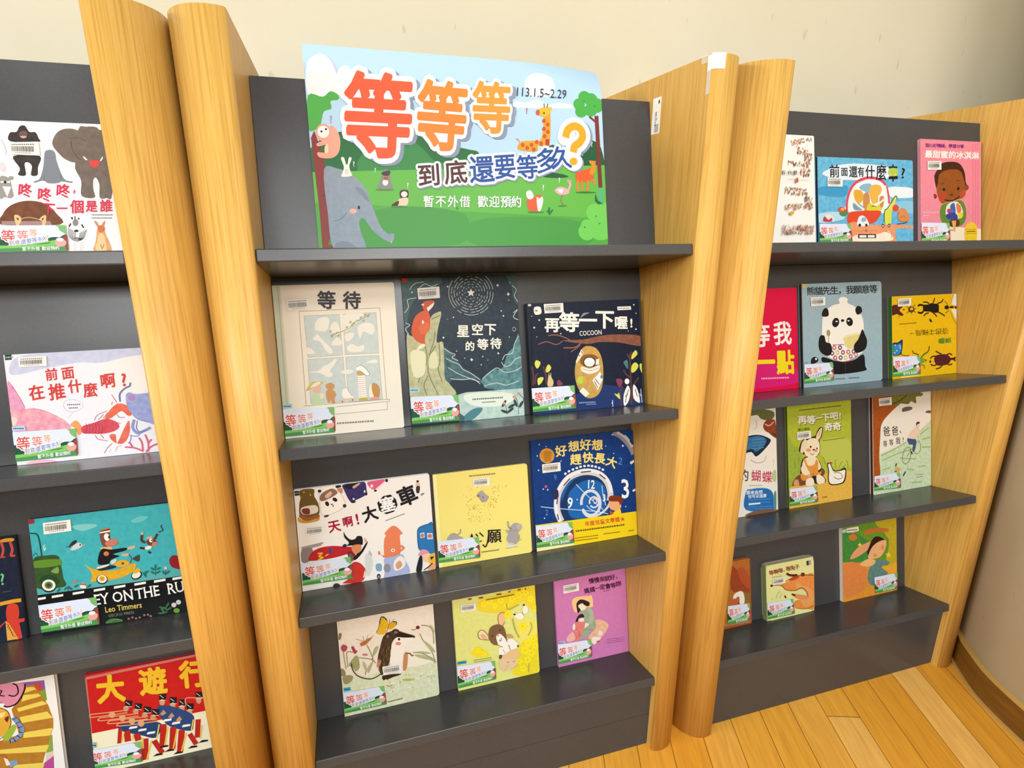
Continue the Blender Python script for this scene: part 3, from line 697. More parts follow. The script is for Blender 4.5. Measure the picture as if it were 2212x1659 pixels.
b.part('title').chars('#f3f0e4',[('再',468,445,190),('等',680,410,255),('一',910,385,235),('下',1118,370,245),('喔',1322,410,170),('!',1450,410,150)],bold=.06).w('#f3f0e4','COCOON',805,580,84,4,.012,.72)
b.lines('#8fa3c4',800,1405,190,24,1,2,3).lines('#8fa3c4',890,1425,110,16,1,2,3)
b.barcode((360,188),(600,172),(608,288),(372,305)).sticker((215,1230),(740,1190),(760,1470),(235,1520))

# ---------- middle unit, third row
b=Bk(2,0.012,-0.1165,0.2965,0.2281,[(62, 295), (1822, 92), (1905, 1310), (178, 1595)],[(0.0, 0.22808), (0.29647, 0.22808), (0.29647, 0.0), (0.0, 0.0)],
 base='#f1ede6',kind='hard',r=.005,
 label='white landscape picture book with panda car, red fire engine and orange squid')
b.b('#6d5526',(140,300),(320,280),(330,370),(385,470),(395,600),(300,670),(150,630),(135,480),(150,400)).b('#c9992f',(120,640),(180,680),(320,680),(395,650),(380,690),(220,720),(125,700)).b('#e6d9c8',(165,520),(350,490),(370,580),(190,610)).b('#7a3a2a',(170,540),(260,530),(270,600),(190,600)).b('#a05c36',(140,610),(260,640),(390,610),(385,655),(230,690),(145,650))
for x,y in [(195,320),(150,390),(280,355)]: b.e('#d8b24a',x,y,8,14,20)
b.b('#f6f1e4',(395,330),(450,290),(560,260),(640,300),(700,380),(730,490),(650,560),(480,620),(415,570)).c('#8a7a68',4,(395,330),(415,570),(480,620),(650,560),(730,490),(700,380),(640,300)).b('#8a6a58',(415,350),(560,275),(630,340),(430,440)).b('#d8b49a',(470,370),(540,310),(560,350),(500,400)).e(K,400,308,24,20).e(K,498,470,24,34,30).e(K,600,418,34,24,-30).e(K,560,478,14,8).e(K,575,498,8,12).e('#3a3230',488,628,34,14,15).e('#3a3230',725,498,24,24).b('#c98a6a',(625,280),(690,270),(700,330),(660,330))
b.b('#342a5c~#3e3470@50',(700,230),(860,205),(985,195),(1010,290),(1000,360),(830,440),(780,420),(720,300)).b('#1f1a30',(730,230),(900,205),(820,280),(750,280)).b('#c9a888',(830,250),(900,210),(930,215),(850,275)).e('#ece4da',985,315,12,16).e('#ece4da',842,410,14,12).e('#2a2430',835,445,34,18).e('#2a2430',1005,345,18,22)
b.b('#dc5f84',(1020,200),(1130,175),(1245,165),(1200,230),(1120,290),(1060,270)).p('#f0d9d9',(1130,280),(1240,190),(1250,205),(1150,300)).e('#f5e1d8',1078,245,18,20).e('#2a2430',1270,175,20,22).e('#2a2430',1125,305,20,14).b('#2a2430',(610,240),(670,232),(680,255),(620,270))
# fire engine
b.p('#a39a92',(160,1025),(440,960),(450,970),(410,1010),(165,1070)).b('#8d8178',(165,1060),(300,1040),(300,1180),(175,1225)).b('#b3202a~#c42a30@30',(260,1160),(300,1090),(400,1035),(560,1010),(740,1020),(860,1030),(820,1090),(640,1150),(420,1190),(260,1200)).b('#3f4a8c',(515,1070),(540,1030),(565,1075),(540,1105)).c('#e6b73a',22,(375,1110),(430,1105),(395,1145),(440,1160),(380,1190)).l('#e6b73a',16,(470,1140),(515,1115))
b.b('#8a2028',(760,1090),(850,1090),(860,1180),(790,1180)).b(K,(712,830),(740,880),(800,930),(860,920),(890,885),(950,895),(960,980),(940,1000),(820,1005),(750,1010),(780,970),(720,900)).b('#d98a5c',(820,1010),(935,995),(930,1080),(880,1115),(830,1090)).b(K,(930,1080),(1010,960),(1020,980),(960,1090),(880,1180),(830,1190),(880,1115)).e('#e0b090',995,945,18,34,15).b('#2c2a4a',(700,1000),(740,985),(750,1020),(705,1030))
b.b('#6a5a52',(770,1130),(820,1115),(840,1190),(790,1215)).b('#c23028~#d23a30@30',(800,1270),(850,1215),(930,1235),(1000,1320),(990,1400),(930,1470),(700,1490),(780,1420)).e('#e8e2d8',620,1510,75,55).e('#3a3436',620,1525,48,38).p('#e8d8c0',(985,1320),(1018,1385),(960,1420))
b.b('#b9b6b0',(1040,1070),(1080,1130),(1040,1180)).b('#d9d7d2',(1000,1120),(1060,1130),(1090,1240),(1040,1400),(990,1300))
# squid van
b.b('#e8825a',(1245,845),(1360,752),(1475,850),(1440,880),(1450,1010),(1450,1080),(1420,1170),(1350,1150),(1300,1200),(1240,1150),(1235,950),(1260,880)).c('#e8825a',26,(1440,1080),(1490,1040),(1450,1010)).c('#e8825a',26,(1240,1150),(1180,1130),(1170,1080)).e('#f6efdc',1350,1068,26,22).e('#6a4a28',1352,1068,10,10)
b.b('#aab4d6',(1225,1190),(1350,1150),(1470,1120),(1510,1200),(1560,1290),(1540,1370),(1230,1420)).b('#f0efec',(1110,1160),(1220,1150),(1230,1420),(1120,1390)).b('#86a6bd',(1130,1245),(1200,1245),(1200,1330),(1135,1325)).e('#8e8d96',1275,1295,46,56).b('#f4e9de',(1360,1220),(1440,1140),(1505,1190),(1495,1280),(1380,1330)).b('#d8a078',(1385,1250),(1440,1200),(1470,1260),(1410,1310)).e('#3a3638',1165,1400,26,34).e('#9a98a0',1165,1405,12,16)
b.b('#2f78b4',(1665,830),(1720,760),(1800,732),(1866,730),(1890,1100),(1760,1080),(1680,1050)).c('#1d3a5c',6,(1690,1055),(1665,830),(1720,760),(1866,730)).p('#cfd9e0',(1700,850),(1755,840),(1762,905),(1705,915)).p('#cfd9e0',(1790,850),(1860,850),(1868,925),(1795,930)).e('#c07a6a',1730,880,22,26).e('#c07a6a',1828,888,28,26)
b.b('#e79aa8',(1680,1120),(1720,1060),(1790,1070),(1810,1110),(1690,1140)).b(K,(1650,1340),(1670,1220),(1700,1140),(1730,1160),(1720,1330)).b('#f0c7a8',(1730,1140),(1800,1120),(1810,1220),(1750,1220)).b('#efb53a',(1810,1140),(1890,1110),(1900,1240),(1820,1240)).b(K,(1830,1160),(1880,1150),(1850,1190),(1865,1215)).b('#f3e9e0',(1740,1220),(1800,1240),(1760,1310),(1740,1330)).b('#e2a070',(1790,1310),(1840,1250),(1902,1240),(1905,1305)).c(K,14,(1750,1320),(1820,1270),(1860,1230))
b.e(K,1672,188,18,14).b('#e8b8a8',(1650,210),(1695,205),(1700,260),(1655,265)).b('#3a2e34',(1655,255),(1700,255),(1690,335),(1655,330)).b('#8d8890',(1710,350),(1750,335),(1755,350),(1720,372))
b.p('#2b3333',(70,305),(132,300),(136,360),(78,368)).lines('#8a9a90',80,335,50,22,1,2,6)
b.part('title').chars('#a8142c',[('天',590,755,165,12),('啊',765,700,140,12),('!',888,660,190,12)],bold=.05).chars(K,[('大',1050,600,205,17),('車',1535,370,260,22)],bold=.06)
b.p(K,(1225,375),(1320,355),(1390,415),(1412,490),(1365,575),(1265,607),(1175,560),(1148,460)).t('#f4f2ee','塞',1280,480,205,14,bold=.055).lines('#6f6a68',1255,690,270,18,1,2,20)
b.barcode((215,770),(460,740),(468,850),(225,880)).sticker((165,1235),(800,1145),(835,1420),(180,1515))

b=Bk(2,0.008,0.1883,0.2322,0.223,[(92, 300), (1393, 130), (1465, 1355), (185, 1575)],[(0.0, 0.22295), (0.23217, 0.22295), (0.23217, 0.0), (0.0, 0.0)],
 base='#f0e07c',kind='hard',r=.006,
 label='pale yellow square picture book with grey elephants tossing specks of gold')
b.p('#f4eaa4',(92,300),(150,294),(240,1565),(185,1575)).l('#dcca70',4,(150,294),(240,1562))
rng=np.random.RandomState(7)
for i in range(120):
    a=rng.rand();x=560+ (rng.rand()-.1)*600*(1-a*.35);y=430+a*520
    if abs(x-785)<100 and abs(y-570)<90: continue
    x=785+(x-785)*(1.05-a*.3)
    b.e(['#c9ad52','#b3923a','#d4bb66'][i%3],x,y,7+4*rng.rand(),5,rng.rand()*90)
G='#a9a29c';GD='#6f6763'
b.b(G,(700,575),(730,530),(770,510),(820,560),(865,590),(840,640),(780,665),(740,620)).c('#c9c2b4',14,(780,515),(790,490)).e('#8a7f7c',720,580,22,18).e(GD,785,602,10,12).c(GD,6,(740,620),(780,665),(840,645))
b.b(G,(295,1195),(320,1130),(380,1095),(440,1130),(500,1150),(500,1180)).c(G,20,(430,1125),(470,1090),(475,1040)).c(GD,4,(320,1130),(380,1095),(440,1125))
b.b(G,(1140,1050),(1200,960),(1270,955),(1320,1000),(1300,1050),(1270,1090),(1290,1160),(1240,1230),(1160,1240),(1110,1180),(1130,1100)).b('#b9b2ac',(1240,985),(1300,965),(1322,1010),(1280,1045)).c(G,22,(1150,1020),(1130,980),(1128,930)).c(GD,10,(1130,1015),(1180,1030)).c(G,24,(1140,1090),(1100,1050)).b('#ddd8cc',(1130,1230),(1220,1240),(1200,1290),(1130,1290)).c(GD,4,(1140,1060),(1230,1055),(1260,1045)).c(GD,4,(1290,1110),(1270,1200),(1225,1240),(1130,1240)).c(GD,4,(1100,1305),(1270,1275)).c(GD,4,(1285,1200),(1320,1165))
b.part('title').p('#2a1e1c',(605,1150),(630,1095),(652,1148)).c('#2a1e1c',17,(685,1105),(715,1140)).c('#2a1e1c',17,(735,1085),(790,1140)).c('#2a1e1c',13,(735,1210),(770,1200)).t('#2a1e1c','願',940,1130,200,4,bold=.03).c('#2a1e1c',18,(865,1060),(850,1200),(820,1280),(780,1250))
b.lines('#8f8458',590,310,350,30,1,2,6).lines('#6b6048',765,1355,230,22,1,2,8)
b.barcode((640,350),(870,322),(880,430),(652,455)).sticker((155,1210),(725,1145),(742,1430),(180,1505))

b=Bk(2,0.01,0.4322,0.2778,0.2763,[(82, 250), (1378, 95), (1420, 1390), (180, 1608)],[(0.0, 0.27634), (0.27781, 0.27634), (0.27781, 0.0), (0.0, 0.0)],
 base='#123f7e',kind='hard',r=.003,
 label='deep blue picture book with a white spiral clock and a yellow lower band')
b.p('#0f3f86~#0d3470@20',(82,250),(1378,95),(1415,1100),(150,1290)).b('#1b5fa8',(500,800),(800,670),(1060,760),(1080,1000),(1000,1150),(560,1210),(490,1000))
def arc(cx,cy,rx,ry,a0,a1,n=14,rot=0): return [(cx+rx*math.cos(math.radians(a)),cy+ry*math.sin(math.radians(a))) for a in np.linspace(a0,a1,n)]
b.c('#2b2a30',70,*arc(1010,560,420,470,-60,-5))
b.b('#16345f',(510,930),(620,740),(820,660),(1000,700),(1080,860),(1070,1020),(900,1180),(520,1215),(480,1080))
b.b('#1a64ae',(560,930),(680,780),(850,720),(1000,780),(1040,900),(1020,1060),(860,1170),(600,1190))
b.c('#cfccd0',78,(480,1240),(430,1120),(425,980),(460,850),(560,710),(700,640),(830,625),(960,660),(1050,750),(1090,880),(1080,980))
b.c('#e9e7e8',40,(470,1240),(420,1120),(415,980),(450,840),(550,700),(700,625),(830,610),(970,645),(1065,740),(1100,880))
for pts in [((505,800),(585,710)),((720,632),(848,617)),((955,655),(1030,712)),((430,940),(422,1030)),((430,1150),(445,1220))]: b.c('#2a2a30',13,*pts)
b.c('#d9d8dc',34,*arc(845,1010,118,150,-190,150,16)).c('#d9d8dc',20,*arc(885,1000,56,64,-200,140,12)).c('#d9d8dc',14,*arc(895,985,25,28,-180,120,8))
b.c('#d9d8dc',26,(745,1110),(800,1170),(880,1175),(980,1130),(1060,1050),(1100,950))
for pts in [((660,780),(760,880),(890,1000),(1000,1090)),((220,1062),(380,1078),(720,1100),(960,1115)),((985,790),(1000,920),(1035,1040)),((790,1040),(870,1100),(1060,1140))]: b.c('#d3e2ee',8,*pts)
b.c('#8b888e',60,(1130,130),(1230,180),(1330,290),(1385,400)).c('#bdbabd',40,(1180,120),(1290,190),(1375,310)).c('#2a2a30',12,(1210,115),(1275,158)).c('#2a2a30',12,(1340,230),(1375,280)).p('#d8dbe2',(1335,500),(1385,470),(1390,500),(1350,530)).p('#d8dbe2',(1365,845),(1405,825),(1408,855),(1370,868))
for x,y,r in [(192,288,12),(280,313,10),(168,432,13),(470,492,11),(188,612,14),(250,845,13),(305,852,14),(675,970,12),(270,1202,12),(1118,155,13),(1250,295,18),(1035,300,10),(1135,392,10),(1340,627,9),(1280,1050,10)]: star(b,'#dfe8f2',x,y,r,4)
b.e('#d99a3a',292,428,95,95).e('#c98a2a',292,428,72,72).lines('#7a4a1a',255,385,80,14,6,1.6,2)
b.e('#c0506a',282,812,18,18).b('#2a2f50',(360,880),(430,850),(440,940),(390,970))
# child
b.p('#f2cf1c',(150,1290),(1415,1105),(1420,1390),(180,1608)).b('#f2cf1c',(1110,1140),(1200,1070),(1215,1160),(1100,1190)).b('#e9a878',(1080,990),(1200,990),(1220,1060),(1150,1100),(1080,1070)).b('#7a3420',(1075,930),(1140,915),(1230,935),(1245,990),(1205,1030),(1190,990),(1080,985)).b('#b0503a',(1080,1100),(1130,1130),(1090,1150))
b.p('#ece6b8',(165,1570),(640,1500),(640,1520),(180,1605))
b.part('title').chars('#f2dc78',[('好',470,365,150,8),('想',630,305,145,4),('好',778,285,150,2),('想',928,285,145,0),('趕',655,470,145,4),('快',810,445,140,0),('長',958,455,145,-6),('大',1108,500,140,-20)],bold=.055)

b.w('#f4f4f2','12',790,830,150,-2,.03,.7).w('#f4f4f2','9',545,1075,190,-4,.03,.75).w('#f4f4f2','3',990,985,120,0,.03,.7).w('#f4f4f2','3',1220,945,330,2,.03,.72).w('#5a8cc4','2',1180,525,130,-10,.0,.9).w('#5a8cc4','9',385,735,100,10,.0,.8).w('#5a8cc4','2',275,1165,100,0,.0,.8)
for i,(x,y,a) in enumerate([(525,650,32),(570,620,26),(620,597,20),(668,578,16),(715,562,10),(765,553,0),(815,548,-3),(860,552,-8),(905,560,-12),(950,575,-16),(995,595,-20)]): b.e('#dfe6ee',x,y,18,15,a)
b.t('#d8552a','年度兒童文學獎★',800,1262,62,8,sp=1.02,bold=.045).lines('#6a5a1a',655,1355,590,30,1,2,8).lines('#6a5a1a',1000,1385,200,16,1,2,8).lines('#6a5a1a',650,1440,280,16,2,2,8).lines('#6a5a1a',1310,1345,60,18,1,2,8)
b.barcode((228,535),(458,505),(465,615),(235,645)).sticker((155,1300),(610,1240),(638,1495),(170,1560))
# ---------- middle unit, bottom row
b=Bk(3,0.01,-0.0539,0.2312,0.285,[(165, 375), (1450, 130), (1535, 1320), (285, 1610)],[(0.0, 0.23446), (0.23119, 0.23446), (0.23119, 0.0), (0.0, 0.0)],
 base='#e6d8c2',kind='hard',r=.006,
 label='cream picture book with a long-nosed brown mole walking under a yellow butterfly')
b.p('#e9dcc8~#efe6d6@15',(140,100),(1430,-150),(1535,1320),(285,1610)).p('#cfd6a8~#e3e6cc@70',(225,1050),(480,1080),(800,1010),(1100,920),(1510,870),(1535,1320),(285,1610)).b('#f0ead8',(780,560),(1100,560),(1430,560),(1480,850),(1080,960),(760,900))
for i in range(80):
    x=850+rng.rand()*640;y=1010+rng.rand()*400
    if y<1500-(x-285)*.22-60: b.e(['#e8ecd6','#b9c48a','#f0f0e0'][i%3],x,y,16,9,rng.rand()*180)
OL='#8f9160'
for pts in [((295,980),(270,850),(255,740)),((320,960),(300,780),(330,750),(390,760)),((640,820),(600,720),(565,660)),((640,850),(670,720),(715,680)),((550,1060),(560,950),(520,880)),((590,1030),(640,910),(650,830)),((690,900),(620,850),(460,830)),((1475,900),(1440,760),(1330,620),(1270,510)),((1480,860),(1300,770),(1180,760)),((1490,880),(1350,830),(1220,790)),((1460,640),(1445,480),(1390,410),(1290,395)),((1160,450),(1190,460),(1220,445))]: b.c(OL,12,*pts)
for x,y,rx,ry,a in [(690,740,70,16,65),(545,950,70,18,-70),(600,960,80,16,60),(1400,680,110,22,-45),(1320,820,120,22,-14),(1330,760,90,14,-6),(1440,440,60,14,-60)]: b.e('#b3b489',x,y,rx,ry,a)
b.b('#a8a678~#94935e@60',(330,930),(370,860),(440,800),(475,940),(430,1010),(380,960)).b('#8f8560',(220,980),(270,990),(290,1060),(230,1070)).b('#9a9068',(250,1090),(330,1060),(390,1080),(360,1150),(280,1180))
b.b('#b04a5c',(220,700),(255,655),(310,685),(290,740),(250,750)).b('#a83c4e',(360,690),(390,680),(420,730),(445,740),(410,780),(380,740)).p('#b5703c',(470,640),(530,610),(580,575),(640,560),(600,610),(550,660),(490,680))
for p_ in [((580,600),(660,530)),((540,620),(420,580)),((560,600),(585,520)),((530,610),(515,540))]: b.l('#9a6a4a',5,*p_)
b.e('#c08a8a',545,790,40,16).b('#8a7a4a',(195,510),(230,510),(220,580),(190,590)).e('#7a2430',1245,425,27,24,20)
b.b('#d9a81c~#e8bc2c@60',(735,440),(740,340),(780,295),(830,320),(850,400),(820,450)).b('#d9a81c',(850,440),(870,370),(920,345),(960,360),(945,410),(890,450)).b('#e0b22a',(690,490),(730,440),(800,440),(830,490),(780,520),(710,515))
b.c('#2a2416',13,(735,380),(750,300),(785,287),(835,330)).c('#2a2416',12,(910,350),(955,350),(960,390)).c('#4a3a1a',7,(690,490),(720,440),(740,340)).c('#4a3a1a',6,(870,320),(860,380),(835,480)).c('#4a3a1a',4,(930,310),(880,370))
# mole
b.b('#3c2d22~#55402c@90',(800,530),(900,470),(980,470),(1080,500),(1210,548),(1080,620),(900,690),(880,850),(830,980),(770,1060),(730,980),(710,860),(740,700),(770,590)).b('#f2ece0',(900,640),(960,560),(1060,560),(1190,560),(1100,640),(1060,700),(1090,800),(1090,960),(990,1030),(880,900),(890,760))
b.b('#2a1e18',(960,490),(1080,510),(1215,550),(1060,560),(960,540)).e('#3a2a22',950,480,48,34).e('#8a6a58',952,490,26,18).e('#3a2a22',850,530,40,40).e('#8a6a58',845,545,18,22).e('#f4efe4',975,585,32,18,10).e('#1a1614',995,582,16,18).e('#e08a78',985,640,38,22).b('#b98a62',(720,850),(760,860),(740,940),(700,950))
for i in range(40):
    x=735+rng.rand()*150;y=640+rng.rand()*320;b.c(['#2a1e16','#6a5238','#8a6c48'][i%3],6,(x,y),(x-8,y+30),(x-4,y+50))
b.c('#3a2c20',13,(760,1040),(660,1100),(560,1105),(440,1060),(380,980),(365,900)).b('#c48a5c',(1060,780),(1110,770),(1100,960),(1050,990)).c('#6a4a34',14,(1090,770),(1140,770),(1170,800),(1190,790)).b('#3a2a20',(790,1060),(1030,1040),(900,1090),(800,1130)).b('#e6dcae',(780,1150),(830,1110),(860,1160),(910,1180),(880,1205),(800,1185)).b('#e6dcae',(1030,1060),(1080,1080),(1130,1060),(1155,1050),(1140,1090),(1060,1105)).c('#3a2a20',7,(830,1190),(880,1203),(910,1180)).b('#b3bb5c',(1040,1120),(1120,1105),(1210,1110),(1120,1135))
b.lines('#6a6a4a',850,1410,190,22,1,2,14).barcode((775,945),(1025,905),(1045,1010),(790,1060)).tag('#3d9fc4',(262,1230),(355,1215),(362,1260),(272,1275)).sticker((255,1295),(800,1195),(832,1440),(285,1560))

b=Bk(3,0.012,0.2256,0.22,0.268,[(108, 295), (1285, 75), (1380, 1300), (210, 1570)],[(0.0, 0.23544), (0.21999, 0.23544), (0.21999, 0.0), (0.0, -0.0)],
 base='#e3e08a',kind='hard',r=.006,
 label='lime yellow picture book with a brown mouse among yellow blossoms')
b.p('#d9de7c~#e6e48c@14',(90,0),(1265,-200),(1380,1300),(210,1570)).b('#e9d84a~#f0d21c@30',(500,260),(800,190),(1290,60),(1310,420),(1100,300),(900,440),(500,430)).b('#f2dc24~#e8d43a@30',(1090,900),(1330,720),(1370,1280),(1000,1340),(1060,1100)).b('#f0dc2c',(400,1000),(480,930),(600,1000),(650,1070),(520,1090),(400,1060)).b('#ece26a',(1060,620),(1200,540),(1330,600),(1320,760),(1100,840))
for x,y,r in [(560,330,44),(640,290,50),(720,350,44),(800,270,50),(880,340,44),(960,250,50),(1060,200,54),(1150,160,50),(1230,250,50),(900,470,60),(1120,640,60),(1200,880,60),(1280,820,54),(1160,980,64),(1250,1020,60),(1310,920,50),(1200,1120,60),(1080,1140,54),(1140,1240,54),(480,980,40),(560,1030,44),(1290,380,44)]:
    for a in range(5): b.e('#f6e52a',x+r*.6*math.cos(a*1.257),y+r*.6*math.sin(a*1.257),r*.5,r*.42,-a*72)
    b.e('#d9b01c',x,y,r*.16,r*.16)
b.c('#b9b24a',20,(970,530),(1010,680),(1070,800)).c('#b9b24a',18,(880,310),(910,400),(1060,330)).c('#b9b24a',14,(1230,580),(1250,660),(1200,770)).c('#b9b24a',12,(1220,1160),(1215,1300))
b.b('#f4f0e2',(1000,490),(1060,450),(1120,460),(1130,510),(1080,540),(1010,510)).b('#f4f0e2',(1120,370),(1160,345),(1190,390),(1180,440),(1135,460),(1115,420)).e('#2a261c',998,470,16,12).e('#2a261c',1130,335,16,12).c('#8a7a6a',7,(1105,440),(1135,490))
b.b('#f0d8ac',(490,720),(545,695),(600,750),(630,820),(560,835),(500,800)).b('#e5b088',(510,770),(560,750),(620,820),(560,825)).c('#7a5a3c',8,(620,770),(560,700),(500,705),(480,760),(510,820),(640,835)).b('#efc090',(765,520),(790,455),(850,440),(850,560),(830,620),(780,605)).c('#7a5a3c',8,(775,610),(762,510),(800,450),(860,440)).c('#7a5a3c',8,(830,630),(860,580))
b.b('#c9a06a',(890,760),(950,750),(990,800),(920,810)).b('#f4efe4',(890,850),(960,810),(1060,890),(1050,930),(940,1010),(860,1040),(790,1050),(780,960),(840,920))
b.b('#7d5c42',(630,740),(660,650),(760,610),(840,640),(880,740),(900,860),(880,850),(820,760),(750,770),(760,900),(690,880),(640,820)).b('#f4efe6',(740,780),(790,745),(860,800),(890,870),(830,930),(770,890)).e('#d99a86',765,765,18,20).e('#3c2a20',688,775,10,12).e('#3c2a20',792,692,12,12).c('#3a2a20',9,(785,830),(805,848),(815,800)).c('#6a4c34',8,(920,900),(950,980)).c('#6a4c34',6,(840,970),(870,1020)).c('#6a4c34',7,(630,800),(690,890),(760,905),(840,935))
b.b('#eabf8c',(860,1040),(1000,960),(1070,1010),(1060,1090),(900,1120),(800,1110)).b('#e6c89c',(790,1130),(1010,1110),(1060,1180),(960,1260),(840,1280)).b('#6a4a34',(790,1050),(830,1050),(820,1095),(790,1105)).b('#6a4a34',(1040,910),(1070,905),(1060,940)).l('#6a4a34',8,(900,1155),(930,1150)).l('#6a4a34',8,(985,1143),(1015,1138)).c('#d9a878',10,(860,1270),(930,1190)).c('#d9a878',10,(960,1250),(1060,1190))
for x,y,w_ in [(355,255,50),(515,235,60),(770,185,70),(920,150,30),(1060,120,40),(1150,110,20)]: b.p('#9a4a2c',(x-w_/2,y-6),(x+w_/2,y-16),(x+w_/2,y+6),(x-w_/2,y+14))
b.lines('#6a5a2a',590,265,400,24,1,2,11).lines('#7a7a4a',420,1125,260,14,2,2,9)
b.barcode((225,335),(440,310),(448,405),(235,440)).tag('#3d9fb4',(185,1150),(315,1125),(320,1165),(190,1190)).sticker((175,1210),(730,1130),(745,1395),(195,1530))

b=Bk(3,0.01,0.5003,0.2097,0.262,[(108, 290), (1195, 95), (1255, 1290), (195, 1535)],[(-0.0, 0.23118), (0.20968, 0.23118), (0.20968, 0.0), (-0.0, 0.0)],
 base='#c87ab0',kind='hard',r=.003,pages='#d8c8c8',
 label='orchid pink picture book with a mother in green hugging a small child')
b.p('#cf7fb6~#c977ae@12',(90,0),(1180,-150),(1255,1290),(195,1535))
b.b('#ecc88a',(390,540),(450,490),(640,470),(690,470),(710,600),(690,640),(600,650),(450,720),(400,640)).b('#dea98c~#e8bca0@60',(740,840),(840,830),(940,890),(930,960),(850,1080),(740,1180),(640,1090),(720,980)).b('#eadbc8',(800,990),(850,1000),(850,1050),(800,1060)).b('#ece2d4',(700,1090),(790,1080),(830,1100),(740,1190),(690,1160)).b('#c45a5a',(760,1150),(820,1130),(800,1170))
b.b('#9aa890',(500,700),(620,640),(690,670),(730,780),(755,940),(680,1000),(620,1080),(500,1115),(520,1000),(600,930),(560,820)).c('#6f7f6a',6,(640,700),(660,770),(720,850),(750,930)).c('#6f7f6a',5,(530,1000),(620,970),(740,985)).b('#a9b59c',(620,660),(700,680),(720,840),(680,890),(640,870),(660,770))
b.b('#efe0ce',(470,620),(560,590),(600,660),(540,690),(490,660)).b('#2c1f1e',(455,590),(500,530),(570,530),(655,570),(640,625),(580,610),(540,580),(480,620),(520,680),(480,725),(465,680)).b('#efe0ce',(590,880),(650,890),(600,940),(560,930))
b.b('#efe0ce',(490,820),(570,800),(560,860),(500,850)).b('#2c1f1e',(450,830),(490,760),(550,740),(575,790),(500,800),(480,850),(445,860)).b('#d9706c~#e08a80@50',(450,880),(540,855),(590,890),(560,980),(500,1130),(420,1130),(400,1050),(440,960)).b('#e6b0a4',(310,1100),(400,1010),(440,1120),(330,1160)).c('#b5504c',6,(440,960),(500,1000),(510,1080)).b('#efe0ce',(400,920),(430,880),(440,960),(410,980))
b.part('title').chars('#4a1830',[('慢',680,245,86,9),('慢',760,232,86,9),('來',842,220,86,9),('就',920,208,86,9),('好',1000,192,86,9),('，',1085,175,80,9),('媽',610,392,86,9),('媽',697,375,86,9),('一',780,355,80,9),('定',850,335,86,9),('會',932,325,90,9),('等',1012,315,84,9),('妳',1092,288,90,9)],bold=.05).lines('#5a2840',860,402,110,14,1,2,9).lines('#8a4a78',915,1120,260,11,3,2.4,7)
b.barcode((245,312),(482,268),(488,385),(252,432)).tag('#b9b4d8',(158,1160),(280,1130),(285,1180),(165,1205)).sticker((155,1200),(680,1110),(692,1375),(178,1485))

# ---------- left unit
b=Bk(0,0.01,-0.645,0.3015,0.236,[(0, 0), (1500, 0), (1500, 1500), (0, 1500)],[(0.14235, 0.24358), (0.33063, 0.25301), (0.30937, 0.03065), (0.12028, 0.03275)],
 base='#f2f0ec',r=.003,
 label='white landscape picture book with grey elephant, gorilla and brown hippo')
b.b('#2c2522~#443832@80',(115,200),(190,190),(230,125),(290,120),(340,190),(410,195),(445,260),(445,310),(120,300)).b('#2c2522~#443832@80',(155,470),(460,470),(440,600),(435,690),(360,690),(370,590),(330,545),(285,560),(300,690),(210,685),(230,610)).e('#6a5248',270,215,50,38).b('#c8a090',(230,245),(280,235),(310,250),(270,265))
b.b('#7d8288',(515,440),(540,405),(600,400),(640,440),(660,540),(740,730),(840,765),(820,780),(720,765),(660,785),(560,785),(500,755),(400,780),(400,760),(460,730),(500,600)).c('#5a5f66',5,(515,690),(510,750)).c('#5a5f66',5,(700,680),(705,745)).c('#666b72',5,(530,480),(580,495),(630,480))
b.b('#6a5d52~#7a6c60@60',(905,165),(1000,130),(1110,135),(1160,170),(1300,180),(1300,900),(1230,955),(1155,950),(1150,800),(1110,720),(1080,750),(1080,850),(1095,950),(945,930),(940,760),(880,640),(870,560)).b('#6a5d52~#7a6c60@60',(605,330),(650,210),(750,155),(880,165),(950,240),(940,520),(860,545),(760,510),(680,440)).c('#453a33',7,(820,290),(840,400),(900,490),(940,510)).c('#453a33',5,(800,270),(900,260),(1000,300)).p('#efe9d8',(955,475),(975,475),(1015,515),(990,518)).p('#efe9d8',(1155,525),(1185,470),(1190,500),(1170,530)).b('#d8453e',(1030,530),(1090,520),(1155,530),(1130,590),(1090,605),(1050,585))
b.b('#9b958c',(0,715),(90,715),(120,750),(150,880),(160,930),(120,960),(60,945),(0,955)).e('#9b958c',130,725,32,24).p('#efece6',(30,820),(130,825),(85,945)).e('#1d1a1c',60,772,14,18).e('#efece6',25,770,22,10).e('#efece6',100,770,22,10)
b.b('#6b3a1c~#7d4a26@50',(20,1265),(30,1150),(110,1050),(250,995),(400,990),(540,1030),(650,1130),(695,1262)).p('#a3857a',(20,1222),(580,1222),(600,1265),(20,1268)).b('#e3bc84',(165,1160),(215,1155),(250,1200),(220,1270),(190,1270)).b('#e3bc84',(535,1160),(490,1165),(455,1205),(490,1225),(490,1270),(525,1265)).p('#4a2a1c',(190,1180),(225,1195),(205,1215)).p('#4a2a1c',(510,1180),(480,1200),(500,1215)).c('#e3bc84',7,(245,1195),(340,1180),(460,1205))
